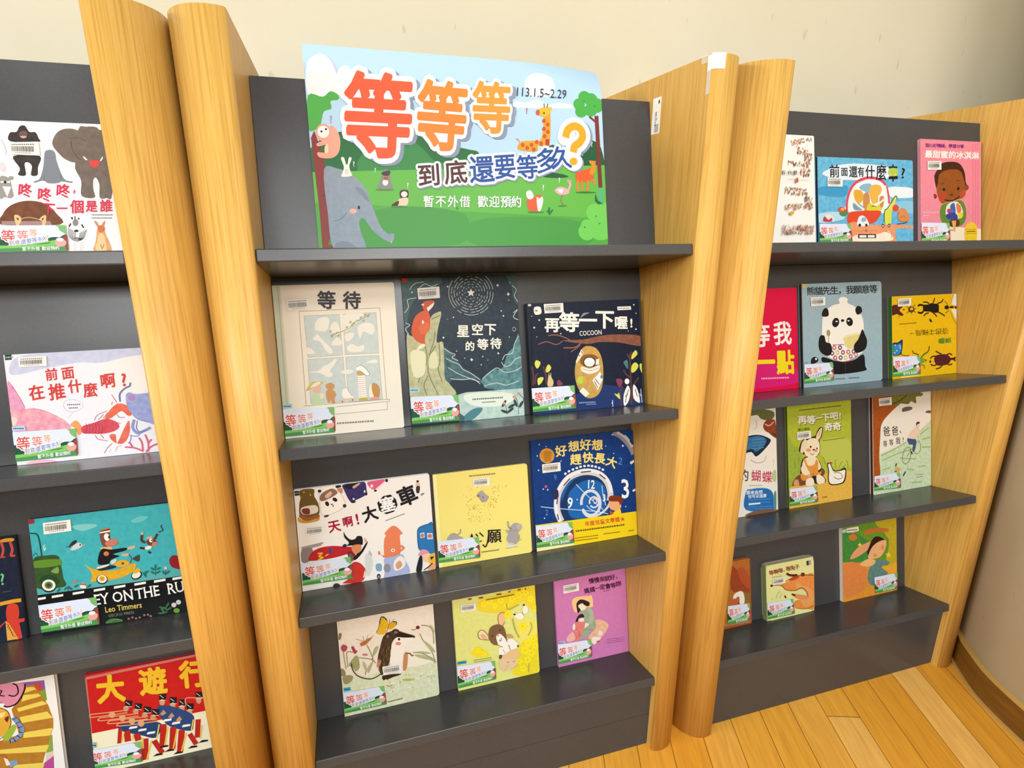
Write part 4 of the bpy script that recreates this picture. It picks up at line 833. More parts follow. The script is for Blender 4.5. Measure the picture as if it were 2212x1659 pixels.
# zebra
b.b('#efece6',(790,1300),(830,1240),(880,1200),(950,1250),(1000,1340),(1005,1420),(940,1480),(850,1470),(780,1420)).p('#efece6',(840,1460),(960,1450),(965,1570),(860,1570))
for i in range(6):
    r=1-i*.15;b.c('#26221f',6,(900-105*r,1360-60*r),(900-95*r,1420-20*r),(900-20*r,1395+60*r),(900+70*r,1420),(900+100*r,1370-50*r))
b.e('#1d1a1c',885,1335,26,14).e('#8a8580',875,1240,34,40).p('#26221f',(815,1180),(845,1175),(840,1210)).p('#26221f',(895,1205),(915,1175),(920,1200)).l('#26221f',9,(868,1165),(868,1205)).l('#26221f',16,(800,1290),(820,1250)).l('#26221f',16,(945,1260),(970,1300))
for y in (1480,1500,1520,1540,1560): b.l('#b9b4ae',5,(850,y),(880,y)).l('#b9b4ae',5,(920,y),(960,y))
# kangaroo
b.b('#d9934e~#e6b070@40',(1130,1310),(1200,1300),(1220,1370),(1270,1480),(1280,1570),(1090,1570),(1110,1450)).b('#d2703a',(1130,1290),(1165,1270),(1210,1290),(1205,1340),(1150,1350)).b('#c98e6a',(1090,1220),(1120,1230),(1145,1280),(1120,1280)).b('#c98e6a',(1215,1220),(1195,1235),(1175,1275),(1205,1275)).b('#ecc890',(1150,1370),(1200,1380),(1230,1500),(1220,1570),(1120,1570),(1120,1480)).c('#9a5a2c',7,(1165,1490),(1185,1540),(1205,1490))
b.c('#c9b8c0',8,(10,270),(40,320),(70,400),(75,460)).b('#d8d2d6',(0,550),(50,555),(65,630),(10,640))
b.part('title').chars('#d42c48',[('咚',290,865,165,-4),('咚',515,915,165,-4),('咚',730,872,165,-4),('，',890,850,110,0),('下',565,1080,150,-4),('一',720,1075,130,0),('個',895,1055,165,0),('是',1060,1050,140,0),('誰',1230,1045,150,0)],bold=.045).lines('#8a8580',1060,1150,230,20,2,1.8,0)
b.barcode((115,315),(455,308),(470,470),(130,455)).sticker((-20,1275),(765,1270),(795,1575),(-20,1580))

b=Bk(1,0.012,-0.573,0.261,0.2005,[(65, 155), (1750, 72), (1980, 1405), (205, 1575)],[(0.00256, 0.20149), (0.20942, 0.20046), (0.22065, -0.00032), (-0.00192, 0.00043)],
 base='#ece8ec',r=.003,
 label='pale landscape picture book with a red crayfish pushing a blue crab')
b.p('#e4e4ee~#eeeae6@12',(40,100),(2400,40),(2400,1400),(205,1575)).b('#bcc0dc~#d0d2e2@25',(700,120),(1100,90),(1760,60),(2000,120),(1600,190),(1300,260),(1000,260),(600,330),(150,420),(200,200)).b('#efe9e2',(1300,330),(1700,190),(2000,260),(1900,600),(1500,640))
b.b('#d98ab0~#e8a8be@40',(95,520),(150,540),(240,680),(320,830),(300,860),(140,880)).b('#e08aa0~#eeb4b8@30',(140,890),(300,860),(420,845),(560,870),(720,940),(830,1000),(910,1100),(700,1120),(160,1140)).c('#9a5a8a',6,(150,560),(250,700),(320,830)).c('#a85a80',5,(420,845),(560,875),(740,950)).b('#f0d0c4',(150,960),(220,980),(200,1060),(160,1060))
b.c('#a9a4c4',5,(810,790),(850,745),(960,735),(1060,790),(1040,850),(940,890),(850,870),(810,800)).c('#b4b0c4',4,(940,890),(910,930),(870,970)).lines('#6a6470',860,800,150,26,1,2,2).lines('#6a6470',880,842,110,26,1,2,2)
# crayfish
b.b('#e8a05c',(900,1060),(970,1000),(1030,1050),(1060,1130),(1010,1190),(960,1100)).b('#c93c50~#d85a60@50',(1050,1080),(1200,1030),(1350,980),(1480,1010),(1530,1070),(1480,1130),(1330,1170),(1150,1170),(1060,1160))
b.b('#dd5a3a~#e4765a@40',(1370,920),(1440,830),(1530,780),(1640,820),(1690,920),(1640,940),(1560,880),(1480,930),(1420,970),(1340,990)).b('#d9563c~#e27a60@40',(1500,1290),(1580,1120),(1650,1000),(1665,1120),(1630,1240),(1560,1300),(1450,1270),(1400,1190),(1480,1180))
for pts in [((1210,1000),(1250,930),(1370,880)),((1260,990),(1330,920)),((1320,975),(1380,900)),((1220,1190),(1260,1240),(1380,1260)),((1290,1180),(1330,1230)),((1430,670),(1470,730),(1500,775)),((1440,1290),(1380,1350),(1335,1420)),((1500,920),(1530,960),(1600,960)),((1490,1040),(1520,1030),(1545,1040)),((1490,1080),(1530,1080)),((1430,800),(1440,760))]: b.c('#b84a48',8,*pts)
for x in range(1100,1340,40): b.c('#a8283c',6,(x,1040),(x+12,1100),(x,1165))
# blue crab
b.b('#8a94c8~#a4acd4@40',(1610,690),(1650,640),(1740,660),(1880,650),(2100,640),(2100,1050),(1880,1020),(1760,980),(1680,900),(1630,820)).e('#a884b8',1690,710,50,40).c('#6a72ac',22,(1540,760),(1535,660),(1600,590),(1660,560),(1670,515)).c('#8a94c8',36,(1720,990),(1700,1090),(1760,1160),(1850,1130),(1930,1090)).c('#6a72ac',12,(1760,1000),(1750,1100),(1800,1150),(1880,1120)).c('#6a72ac',10,(1680,1190),(1670,1260),(1640,1290)).c('#5a629c',6,(1700,930),(1780,990),(1900,1020)).c('#8a94c8',14,(1660,1190),(1760,1200),(1800,1150))
for pts in [((1600,1340),(1720,1350),(1830,1390)),((1660,1280),(1700,1340)),((1830,1400),(1820,1290),(1780,1220)),((1900,1400),(1900,1290),(1860,1180)),((1900,1290),(1940,1240)),((1870,1400),(1960,1320),(2100,1280))]: b.c('#d0647c',22,*pts)
b.c('#d8b8a0',8,(1400,1400),(1420,1370)).c('#d8b8a0',8,(1480,1400),(1500,1340),(1560,1320)).b('#e8b4c4',(350,1540),(500,1500),(700,1510),(690,1530),(380,1555))
b.part('title').chars('#cf3a34',[('前',660,410,165,6),('面',870,390,170,8),('在',470,640,205,10),('推',730,630,220,8),('什',960,560,180,8),('麼',1160,610,190,6),('啊',1380,490,200,8),('?',1590,470,230,8)],bold=.045)
b.p('#1d3a2c',(62,160),(148,155),(152,222),(68,230)).lines('#8fb09a',75,195,65,34,1,2,3).barcode((240,195),(600,175),(610,300),(250,320)).tag('#b8cbe4',(155,1080),(325,1062),(340,1125),(160,1140)).sticker((165,1150),(975,1100),(1003,1445),(185,1530))

b=Bk(2,0.012,-0.602,0.29,0.234,[(310, 260), (1775, 95), (2000, 1270), (455, 1525)],[(0.00091, 0.23526), (0.2338, 0.23294), (0.25062, -0.00093), (-0.0011, 0.00037)],
 base='#151718',spine='#1d1a1a',r=.003,
 label='turquoise landscape picture book with a monkey in cap on a yellow scooter')
b.p('#39a5ac~#46b2b8@14',(305,262),(2400,20),(2500,810),(395,1085)).p('#141516',(395,1085),(2500,800),(2500,1240),(455,1525)).p('#55a9a8',(395,1020),(1900,800),(2500,730),(2500,805),(400,1088)).b('#7cc4c4',(780,340),(950,310),(1060,330),(900,390)).b('#6abcbc',(1420,280),(1520,230),(1610,240),(1500,300))
for x,y in [(435,1125),(625,1095),(852,1060),(1080,1026),(1300,993),(1522,960),(1735,928),(1935,900)]: b.p('#f0ede2',(x-62,y-2),(x+62,y-22),(x+62,y+2),(x-62,y+24))
# tractor
b.c('#1c4a44',16,(325,415),(400,425),(430,500),(455,660)).b('#2c4a26~#3a5a30@30',(365,690),(500,655),(630,660),(665,760),(690,900),(720,980),(600,1010),(400,1010),(380,860)).b('#5d8a2c',(365,720),(640,695),(650,760),(380,790)).b('#20481f',(440,900),(520,860),(610,890),(640,960),(450,960)).b('#7a9c4a',(555,830),(620,780),(640,800),(630,850)).e('#1a1c1a',530,985,84,72).e('#eeeadd',530,978,74,62).e('#6a7a4a',530,978,46,40).e('#3a4a2a',530,978,26,22).c('#dfe8e0',8,(490,540),(475,560),(485,600),(498,570)).c('#2c5a54',8,(360,660),(390,630),(410,660))
# bird
b.b('#c8cfd0',(770,580),(830,520),(880,525),(885,560),(830,590),(780,600)).b('#2a3032',(750,560),(790,500),(835,490),(820,530)).l('#2a3032',8,(720,560),(770,565)).e('#1a1c1c',872,540,8,10).p('#c9a890',(885,540),(925,535),(885,560)).l('#b9a890',6,(770,590),(740,620))
# driver
b.b('#6a3a2c~#80503c@30',(1090,410),(1190,400),(1200,470),(1270,480),(1280,530),(1210,560),(1130,560),(1095,500)).b('#c07868',(1170,490),(1250,470),(1282,500),(1260,540),(1190,560),(1140,530)).e('#f2ece0',1160,455,30,42,10).e('#1a1a1a',1185,455,10,16).p('#c9602c',(1085,380),(1190,350),(1195,400),(1088,412)).p('#f0e6cc',(1085,400),(1195,380),(1195,398),(1085,415)).p('#3a2c26',(1088,390),(1192,366),(1193,378),(1088,400)).b('#d8b078',(1095,570),(1200,560),(1215,590),(1110,590))
b.b('#17161c',(1100,590),(1210,590),(1370,570),(1365,600),(1230,640),(1300,660),(1210,700),(1180,745),(1065,745)).e('#c9783a',1155,635,30,26).e('#d8a888',1425,570,46,16,14).c('#d8a888',10,(1430,560),(1470,550)).b('#c9a890',(1320,640),(1400,630),(1390,660),(1330,660))
# scooter
b.b('#cf9a1c~#e0b030@30',(930,760),(990,790),(1080,810),(1200,820),(1330,790),(1440,740),(1480,760),(1440,830),(1330,890),(1180,925),(1050,930),(990,940),(1000,860),(965,800)).b('#d9a62c',(1240,760),(1280,715),(1360,705),(1410,740),(1330,780)).b('#23283a',(1060,800),(1140,765),(1250,765),(1250,790),(1100,820)).b('#c9cfc0',(1200,720),(1260,690),(1260,720),(1220,750)).b('#e6d8c0',(1060,780),(1180,750),(1170,770),(1070,800))
b.e('#1f1d1c',1110,915,62,52).e('#e8e0cc',1110,910,52,44).e('#cf9a1c',1110,905,30,26).e('#1f1d1c',1485,870,62,44,25).e('#e8e0cc',1482,866,50,34,25).b('#d9a62c',(1440,830),(1500,790),(1530,820),(1470,850)).b('#3a4446',(1440,690),(1515,645),(1510,720)).c('#4a5456',10,(1410,740),(1430,690),(1400,640)).e('#8a3a1c',1335,740,16,14)
# small monkey
b.b('#6a3a2c',(1590,500),(1640,470),(1690,490),(1700,540),(1620,545)).b('#c07868',(1660,510),(1710,510),(1700,545),(1650,550)).e('#f2ece0',1640,490,20,22).e('#1a1a1a',1650,490,8,10).p('#d8a070',(1590,455),(1650,440),(1655,465),(1595,475)).c('#4a342c',26,(1545,430),(1540,490),(1580,515)).c('#4a342c',24,(1680,480),(1710,420)).c('#2a2c30',10,(1720,400),(1770,380),(1750,340),(1765,320)).b('#e8dfd0',(1580,560),(1640,550),(1640,580),(1590,590)).c('#3a2c28',24,(1520,570),(1570,580)).c('#3a2c28',22,(1610,610),(1640,630)).e('#d8a888',1545,415,14,18)
for pts in [((700,1030),(740,1000),(760,985)),((740,1040),(745,985)),((1690,870),(1690,770)),((1590,890),(1580,820)),((1800,870),(1800,800))]: b.c('#22665f',8,*pts)
for x,y,a in [(720,1010,40),(765,1010,-30),(830,985,30),(1660,840,-30),(1720,835,30),(1660,800,-30),(1725,795,30),(1690,775,90),(1595,835,40),(1570,860,-60),(1780,840,-50),(1825,835,50),(970,985,40),(640,1030,50)]: b.e('#22665f',x,y,28,10,a)
b.b('#e8e0d4',(870,1000),(900,950),(935,985),(930,1010)).b('#b05a48',(870,970),(900,955),(930,975)).b('#b8786a',(790,935),(830,920),(850,935),(810,950)).b('#8a2028',(1840,700),(1890,650),(2000,700),(2000,800),(1870,780)).e('#e0b8b8',1800,790,16,18)
b.b('#3f6a34',(1150,1390),(1200,1340),(1300,1340),(1340,1360),(1300,1375)).c('#78a060',5,(1160,1390),(1250,1345),(1330,1360))
for x,y,a in [(1770,1250,-50),(1800,1230,-40),(1820,1190,60),(1760,1220,-20),(1790,1270,10),(1750,1280,0),(1840,1230,30)]: b.e('#3f6a44',x,y,34,10,a)
for x,y in [(1890,1190),(1940,1160)]: b.e('#c9cabc',x,y,28,26)
b.e('#6a9a3a',1920,1250,34,26)
for x,y in [(1400,1340),(1440,1325),(1480,1335),(1520,1325),(1570,1300),(1610,1295),(1640,1310)]: b.e('#8a6a60',x,y,14,12)
b.p('#9a2c34',(305,262),(370,255),(375,305),(312,315))
b.part('title')
for wd,x_,y_,tk in (('EY',1030,1192,[(.125,0,.09),(.125,.686,.09),(.8,0,.1),(.55,.686,.09),(1.05,.686,.09)]),('ON',1228,1164,[(.95,0,.09),(.95,.686,.08),(1.48,.686,.1)]),('THE',1478,1124,[(.30,0,.1),(.73,0,.1),(.73,.686,.1),(1.21,0,.1),(1.21,.686,.1),(1.46,0,.09),(1.46,.686,.09)]),('RUN',1822,1070,[(.13,0,.1),(.13,.686,.09),(.57,0,.09),(.73,.686,.1),(1.2,.686,.1)])):
    b.w('#f2efe4',wd,x_,y_,158,9,.02,.93).ticks('#f2efe4',x_,y_,158,9,.93,10,tk)
b.w('#e3c860','Leo Timmers',1145,1272,88,8,.02,.86).w('#8a8878','GECKO PRESS',1180,1322,42,8,.0,1.1)
b.barcode((470,300),(770,262),(782,385),(482,425)).sticker((405,1195),(1050,1100),(1085,1395),(440,1490))

b=Bk(2,0.012,-0.79,0.163,0.206,[(0, 0), (1500, 0), (1500, 1500), (0, 1500)],[(0.14837, 0.2882), (0.37829, 0.25716), (0.35111, -0.02892), (0.12018, 0.0189)],
 base='#14171f',r=.003,
 label='dark picture book with a green question mark and orange-red legs')
b.p('#171c2c~#20283c@20',(-600,560),(175,470),(285,1560),(-600,1700)).b('#c98a2c',(-20,500),(60,470),(150,470),(140,500),(60,510),(-20,520)).c('#b8483c',26,(10,510),(35,590),(20,670)).c('#b8483c',26,(110,510),(135,590),(120,655),(165,655)).c('#b8483c',14,(-10,680),(60,670))
b.c('#d99a2c',44,(-30,1190),(60,1170),(150,1150),(230,1140)).b('#d0402c',(80,1200),(190,1190),(200,1340),(80,1360)).p('#d0402c',(-20,1440),(70,1360),(270,1335),(265,1370),(210,1385),(245,1550),(180,1570),(60,1380),(-10,1455)).p('#e0a04a',(60,1370),(100,1395),(200,1560),(80,1580))
for i in range(6): b.c('#7a3a1c',7,(65+i*14,1400+i*22),(95+i*10,1410+i*24),(80+i*18,1440+i*18))
b.lines('#5a6070',35,1052,90,12,1,2,8)
b.part('title').w('#6ac08a','?',5,975,175,6,.03,.95)

b=Bk(3,0.01,-0.573,0.261,0.224,[(875, 320), (1975, 85), (2150, 1105), (945, 1330)],[(-0.00122, 0.21664), (0.20289, 0.2223), (0.21588, -0.01316), (-0.01022, -0.00102)],
 base='#c4242a',r=.010,
 label='red landscape picture book with a marching band of trombone players')
b.p('#c8201e~#bc1c1c@30',(870,330),(2400,0),(2500,600),(930,895)).p('#ece6c4',(930,895),(2500,580),(2600,1100),(945,1340)).p('#b8706a',(870,330),(900,315),(960,890),(930,895)).p('#c87a70',(890,305),(1990,75),(2400,0),(2400,15),(1980,100),(900,330))
def horn(x,y,l):
    b.c('#d8a070',11,(x,y),(x+10,y+30),(x+l,y-20)).c('#d8a070',11,(x,y),(x+l*.5,y-22),(x+l,y-45)).e('#d8a070',x+l*.58,y+2,34,34)
man=[(1690,500,0),(1790,520,0),(1890,555,0),(1970,590,0)]
for i,(x,y,_) in enumerate([(1680,500,0),(1790,535,0),(1885,560,0),(1965,600,0),(2060,480,0)]):
    b.p('#201a1e',(x-30,y-25),(x+50,y-25),(x+45,y+40),(x-25,y+48)).e('#c89a78',x+5,y+65,28,34).l('#e0dcd0',6,(x-28,y+48),(x+44,y+42)).l('#d9d4c8',6,(x-20,y-10),(x+20,y+20))
b.b('#2c4678',(1660,600),(1800,610),(2000,690),(2010,800),(1980,860),(1800,830),(1700,760),(1630,640)).b('#24406e',(1250,800),(1500,760),(1680,790),(1620,930),(1480,910),(1260,860))
for i,(x,y) in enumerate([(1330,570),(1430,600),(1525,635),(1610,660)]):
    b.p('#201a1e',(x-30,y-28),(x+50,y-22),(x+40,y+40),(x-28,y+40)).e('#c0906c',x-20,y+60,30,30).l('#e0dcd0',6,(x-28,y+42),(x+42,y+38)).l('#d9d4c8',6,(x-20,y-10),(x+20,y+20))
for i,(x,y,l) in enumerate([(945,690,380),(1040,725,400),(1140,755,400),(1235,780,400)]): horn(x,y,l)
for x,y in [(1690,670),(1775,700),(1855,735)]: b.p('#b8906c',(x-30,y+20),(x+10,y-30),(x+40,y+5),(x+5,y+30))
for x,y in [(1385,825),(1480,850),(1570,880),(1740,748),(1830,778),(1935,805)]: b.p('#eeeae0',(x-45,y+10),(x-30,y-8),(x+45,y-18),(x+40,y+4),(x-40,y+18))
for x0,y0,x1,y1,wd in [(1250,840,1240,990,38),(1320,860,1330,970,60),(1420,890,1440,960,60),(1700,790,1690,1020,60),(1800,820,1790,1050,60),(1890,850,1870,1080,60),(2060,740,2050,930,50),(1510,940,1510,1160,60),(1600,960,1690,1090,50),(1970,890,2040,1000,46)]: b.l('#b8281f',wd,(x0,y0),(x1,y1))
for x0,y0,x1,y1 in [(1290,870,1265,980),(1385,890,1380,960),(1655,790,1630,940),(1745,815,1710,1030),(1840,850,1800,1050),(1935,880,1885,1080),(1485,930,1490,1040),(1575,960,1525,1165),(2010,740,1990,850),(2100,800,2080,940)]: b.l('#e6c23a',13,(x0,y0),(x1,y1))
for x,y in [(1640,1105),(1760,1060),(1850,1085),(2000,1025),(2110,965),(1700,1020)]: b.p('#201a1e',(x-50,y+20),(x-10,y-10),(x+50,y-14),(x+50,y+2))
b.c('#d8907a',12,(1935,590),(1935,520),(2060,515),(2200,500))
b.part('title').chars('#e6b82c',[('大',1150,420,300,6),('遊',1590,340,290,6),('行',2010,265,290,6)],bold=.085)
b.tag('#8ab4b0',(930,985),(1000,975),(1005,1030),(935,1040)).sticker((940,1060),(1465,965),(1485,1175),(945,1255))

b=Bk(3,0.014,-0.8,0.1745,0.262,[(0, 0), (1500, 0), (1500, 1500), (0, 1500)],[(0.08855, 0.31672), (0.34458, 0.26171), (0.31379, -0.06397), (0.0566, 0.01151)],
 base='#e8e4da',pages='#f0ece2',r=.003,
 label='colourful picture book with a yellow cat in front of yellow zigzag steps')
b.p('#eceae4',(-900,600),(575,310),(705,1260),(-900,1500)).p('#8a5aa0',(-600,450),(460,335),(485,520),(440,560),(-600,600)).p('#c04a3c',(330,380),(420,360),(450,470),(400,480)).p('#7a9a3a',(400,460),(470,420),(490,540),(450,560)).p('#88a04a',(470,930),(545,900),(555,1080),(480,1110)).p('#d8c8b0',(480,1090),(555,1070),(560,1180),(470,1200)).p('#b84a94',(440,1210),(560,1120),(565,1300),(420,1300))
ys=[(300,370,430),(345,420,470),(400,490,560),(470,548,680),(530,555,740),(560,535,850)]
st=[((270,410),(350,405),(378,430),(250,470)),((240,490),(400,475),(430,500),(215,560)),((170,630),(440,550),(497,580),(190,665)),((200,720),(490,660),(550,725),(225,780)),((240,880),(540,830),(550,840),(520,910),(240,935)),((-20,1060),(500,1005),(510,1015),(480,1080),(0,1100)),((150,1215),(460,1190),(460,1215),(430,1300),(100,1300))]
b.p('#b8822c~#a87028@30',(120,640),(290,390),(350,380),(440,500),(500,590),(555,740),(555,830),(520,930),(500,1010),(470,1100),(440,1220),(420,1300),(-200,1300),(-100,1000),(200,900))
for q in st: b.p('#e6cc5a',*q).l('#5a3a1c',4,q[0],q[-1])
b.b('#d88aa4',(-300,400),(0,370),(260,370),(250,450),(180,570),(80,615),(0,560),(-300,560)).c('#1c1416',16,(262,372),(250,450),(180,570),(85,612),(40,600)).c('#1c1416',14,(90,490),(150,500),(190,460),(175,390),(130,370)).c('#1c1416',12,(0,440),(20,450),(0,490),(50,500))
b.b('#dea83a',(-200,600),(0,620),(80,660),(100,720),(115,790),(50,900),(-200,980)).c('#3a2416',7,(0,620),(70,650),(100,700),(115,790),(60,890),(-10,960)).b('#6a3020',(60,720),(95,710),(80,770),(50,745)).b('#efd68a',(0,680),(60,670),(30,720),(0,725)).b('#9ab43c',(30,930),(130,800),(170,830),(90,960)).c('#3a4a6a',44,(140,720),(200,790),(235,850),(190,930),(100,970)).c('#7a94c0',36,(140,720),(200,790),(235,850),(190,930),(100,970))
for x,y,x2,y2 in [(130,750,175,720),(160,790,205,765),(185,830,235,815),(190,870,240,880),(175,905,215,935),(140,935,165,975),(105,950,110,990)]: b.l('#22283c',8,(x,y),(x2,y2))
b.b('#7c9cb8',(80,1200),(130,1165),(185,1175),(180,1210),(110,1235)).p('#eee0cc',(40,1140),(80,1150),(110,1210),(70,1225)).c('#b0602c',18,(0,1110),(50,1120),(80,1150))
# ---------- right unit
b=Bk(0,0.008,0.925,0.232,0.279,[(0, 0), (1500, 0), (1500, 1500), (0, 1500)],[(0.11162, 0.2892), (0.43309, 0.30323), (0.42919, 0.04078), (0.10413, 0.04265)],
 base='#f1eee6',r=.003,
 label='white picture book covered with rows of tiny crowded figures')
rows=[(250,190,300,70,-.25),(330,280,180,90,.3),(210,470,330,60,.1),(440,400,110,120,0),(390,600,130,110,.1),(160,860,330,90,.1),(150,1110,400,80,-.05),(440,1000,110,120,.3),(100,1430,470,130,0)]
for x,y,w_,h_,sl in rows:
    n=int(w_*h_/420)
    for i in range(n):
        px_=x+rng.rand()*w_;py=y+(px_-x)*sl+(rng.rand()-.5)*h_
        b.l(['#b05a3c','#c98a5c','#8a7a68','#d8a880','#5a4a44','#c0603c','#b9a890'][rng.randint(7)],7+5*rng.rand(),(px_,py),(px_+(rng.rand()-.5)*16,py+18+22*rng.rand()))
b.b('#e0a83a',(215,1190),(265,1180),(270,1220),(220,1230)).l('#b9a08a',4,(190,720),(490,735)).b('#c05a44',(300,720),(325,700),(335,760),(300,770))
b.part('title').t('#3a3634','什麼?',215,630,68,0,sp=1.1,bold=.02).t('#3a3634','有',120,628,68,0,bold=.02)

b=Bk(0,0.01,1.1647,0.3073,0.229,[(648, 395), (2000, 440), (2012, 1562), (648, 1562)],[(0.0, 0.22898), (0.30728, 0.22898), (0.30728, 0.02972), (0.0, 0.02972)],
 base='#6fb4d8',spine='#1b1f26',r=.006,
 label='sky blue landscape picture book with a red open car, a green dinosaur and cloud')
b.p('#4fa4cc~#79bfdf@22',(600,395),(2000,440),(2015,1750),(600,1750)).b('#dfe9ee',(710,630),(800,570),(900,520),(1150,490),(1500,510),(1640,540),(1640,700),(1000,720),(800,680)).b('#e6ecee',(1650,830),(1850,820),(2005,850),(2010,960),(1850,980),(1680,960)).b('#3f98c4',(660,830),(1000,790),(1070,850),(1000,960),(660,930)).b('#b9d8e6',(660,1200),(950,1180),(1000,1280),(660,1330)).b('#8cc4dc',(1700,1050),(2010,1030),(2010,1200),(1800,1150))
b.b('#e8eef0',(1060,1050),(1100,900),(1170,790),(1300,730),(1480,720),(1590,780),(1650,900),(1650,1180),(1050,1180)).c('#d8485c',34,(1050,1170),(1055,1020),(1100,870),(1180,760),(1320,695),(1480,700),(1590,770),(1640,900),(1660,1060)).c('#f0ead8',30,(1085,1170),(1090,1030),(1130,900),(1170,830)).c('#f0ead8',26,(1600,800),(1630,1000),(1625,1160)).b('#c98a52',(1290,930),(1370,920),(1370,1150),(1290,1150)).b('#8ab4c8',(1230,830),(1290,780),(1400,780),(1380,900),(1290,880))
b.b('#e0a838',(1150,880),(1220,860),(1280,900),(1280,1000),(1230,1055),(1170,1010)).b('#7a9ab0',(1140,1050),(1230,1060),(1300,1140),(1160,1150)).b('#e6b04a',(1375,840),(1430,790),(1530,800),(1550,880),(1500,960),(1500,1030),(1420,1060),(1380,950)).b('#d8cc3c',(1370,1050),(1450,1080),(1540,1050),(1550,1150),(1340,1160)).b('#c98a4a',(1520,970),(1580,960),(1570,1100),(1530,1100)).c('#eae4d8',28,(1130,1010),(1220,1090),(1300,1150)).c('#eae4d8',24,(1600,985),(1520,1050),(1440,1100)).c('#3a2c20',9,(1400,1100),(1440,1095),(1470,1105))
b.b('#dc4a2c',(1070,1200),(1200,1165),(1380,1160),(1540,1170),(1500,1270),(1400,1350),(1080,1350)).b('#e88a5c~#eaa072@40',(1080,1340),(1400,1370),(1700,1360),(2010,1390),(2010,1430),(1750,1440),(1740,1760),(1100,1760)).b('#f0e2c8',(1120,1540),(1220,1510),(1480,1500),(1600,1470),(1680,1500),(1680,1600),(1130,1600)).e('#f2e6d0',1640,1520,50,60).c('#b85a3c',7,(1600,1460),(1690,1500),(1690,1560)).p('#2c2624',(1205,1500),(1465,1500),(1465,1560),(1205,1560)).p('#efe8dc',(1225,1515),(1325,1515),(1325,1550),(1225,1550)).p('#efe8dc',(1345,1515),(1445,1515),(1445,1550),(1345,1550)).l('#c87a52',5,(1200,1450),(1460,1450)).e('#a06a4a',1325,1450,18,18)
b.b('#e6eaec',(1200,1300),(1240,1235),(1310,1250),(1360,1370),(1210,1380)).e('#2c2624',1230,1370,20,24).e('#2c2624',1325,1370,18,22).b('#8fb0c0',(1260,1270),(1310,1260),(1320,1310),(1260,1320))
b.b('#d8d84a',(1730,980),(1770,970),(1700,1150),(1680,1350),(1600,1350),(1590,1180),(1660,1120)).c('#2c5a4a',13,(1585,1330),(1590,1170),(1640,1120),(1740,960),(1770,970),(1765,1000)).e('#2c2624',1565,1380,20,28).e('#efe8dc',1565,1382,9,14).e('#2c2624',1655,1378,20,28).e('#efe8dc',1655,1380,9,14).e('#dc4a2c',1750,1125,46,50)
b.b('#d88a52',(1790,1170),(1840,1125),(1900,1150),(1950,1250),(1940,1320),(1850,1330),(1780,1270)).c('#8a4a2c',6,(1790,1180),(1785,1280),(1850,1325),(1940,1310)).c('#8a4a2c',5,(1810,1270),(1870,1240),(1890,1290)).c('#2c2624',10,(1770,1358),(1850,1350),(1920,1330))
b.b('#d84a38',(920,1140),(960,1105),(1020,1130),(1050,1180),(960,1190)).e('#e8b05a',985,1140,28,20).b('#4a8a4a',(940,1190),(1060,1170),(1050,1220),(980,1240)).b('#e0dcd4',(720,1260),(770,1210),(850,1240),(860,1310),(740,1320)).b('#c03a48',(712,1310),(730,1240),(780,1290),(830,1260),(825,1315))
b.part('title').chars(K,[('前',880,600,200,0,.75),('面',1020,605,130,0,.8),('還',1145,605,170,0,.72),('有',1255,605,150,0,.65),('什',1385,605,190,0,.75),('麼',1545,615,230,0,.68),('車',1715,625,255,0,.55),('?',1860,615,210,0,1.0)],bold=.022).e('#b9d04a~#a8c03a@60',1715,610,72,62).e('#e8c8b0',1670,650,16,12).e('#e8c8b0',1750,650,16,12).l(K,20,(1650,685),(1780,680)).l(K,18,(1712,500),(1712,548)).l(K,18,(1712,665),(1712,745))
b.barcode((772,690),(988,690),(985,820),(772,815)).sticker((640,1350),(1090,1350),(1112,1620),(640,1620))

b=Bk(0,0.009,1.4994,0.2185,0.2853,[(125, 135), (1000, 180), (980, 1562), (120, 1562)],[(0.0, 0.28531), (0.21847, 0.28531), (0.21847, 0.02764), (0.0, 0.02764)],
 base='#e68a98',spine='#d8a0a0',kind='soft',r=.003,
 label='pink picture book with a smiling short-haired child holding an ice cream cone')
b.p('#ea8f9c~#e88494@20',(125,135),(1000,180),(980,1700),(120,1700)).p('#eedfc0',(520,1390),(985,1430),(985,1720),(520,1700))
for x in (870,905,940): b.p('#e27a8c',(x,200),(x+16,202),(x+6,1380),(x-10,1380))
b.b('#3a1c14~#4a281c@60',(330,640),(360,590),(430,490),(560,465),(680,490),(750,600),(770,750),(780,850),(500,640),(390,830),(350,850),(320,700)).b('#8a4a1e~#9c5826@40',(370,770),(400,640),(520,580),(680,590),(745,720),(770,900),(730,980),(600,1020),(480,1050),(420,1060),(370,970),(350,860)).b('#8a4424',(760,820),(800,800),(812,850),(770,880)).b('#8a3424',(310,930),(340,930),(355,975),(320,995)).b('#b0482c',(380,900),(470,890),(500,950),(440,1040),(400,1040),(370,960)).b('#b8502e',(690,900),(760,870),(760,940),(720,980),(680,950))
b.e('#1c120e',455,862,18,24).e('#1c120e',662,850,18,24).b('#5a2a14',(530,925),(560,935),(590,922),(570,955),(545,952)).c('#2a100c',14,(465,1010),(530,1025),(600,1015),(680,960)).c('#5a2a14',10,(415,785),(460,765)).c('#5a2a14',10,(640,735),(680,740))
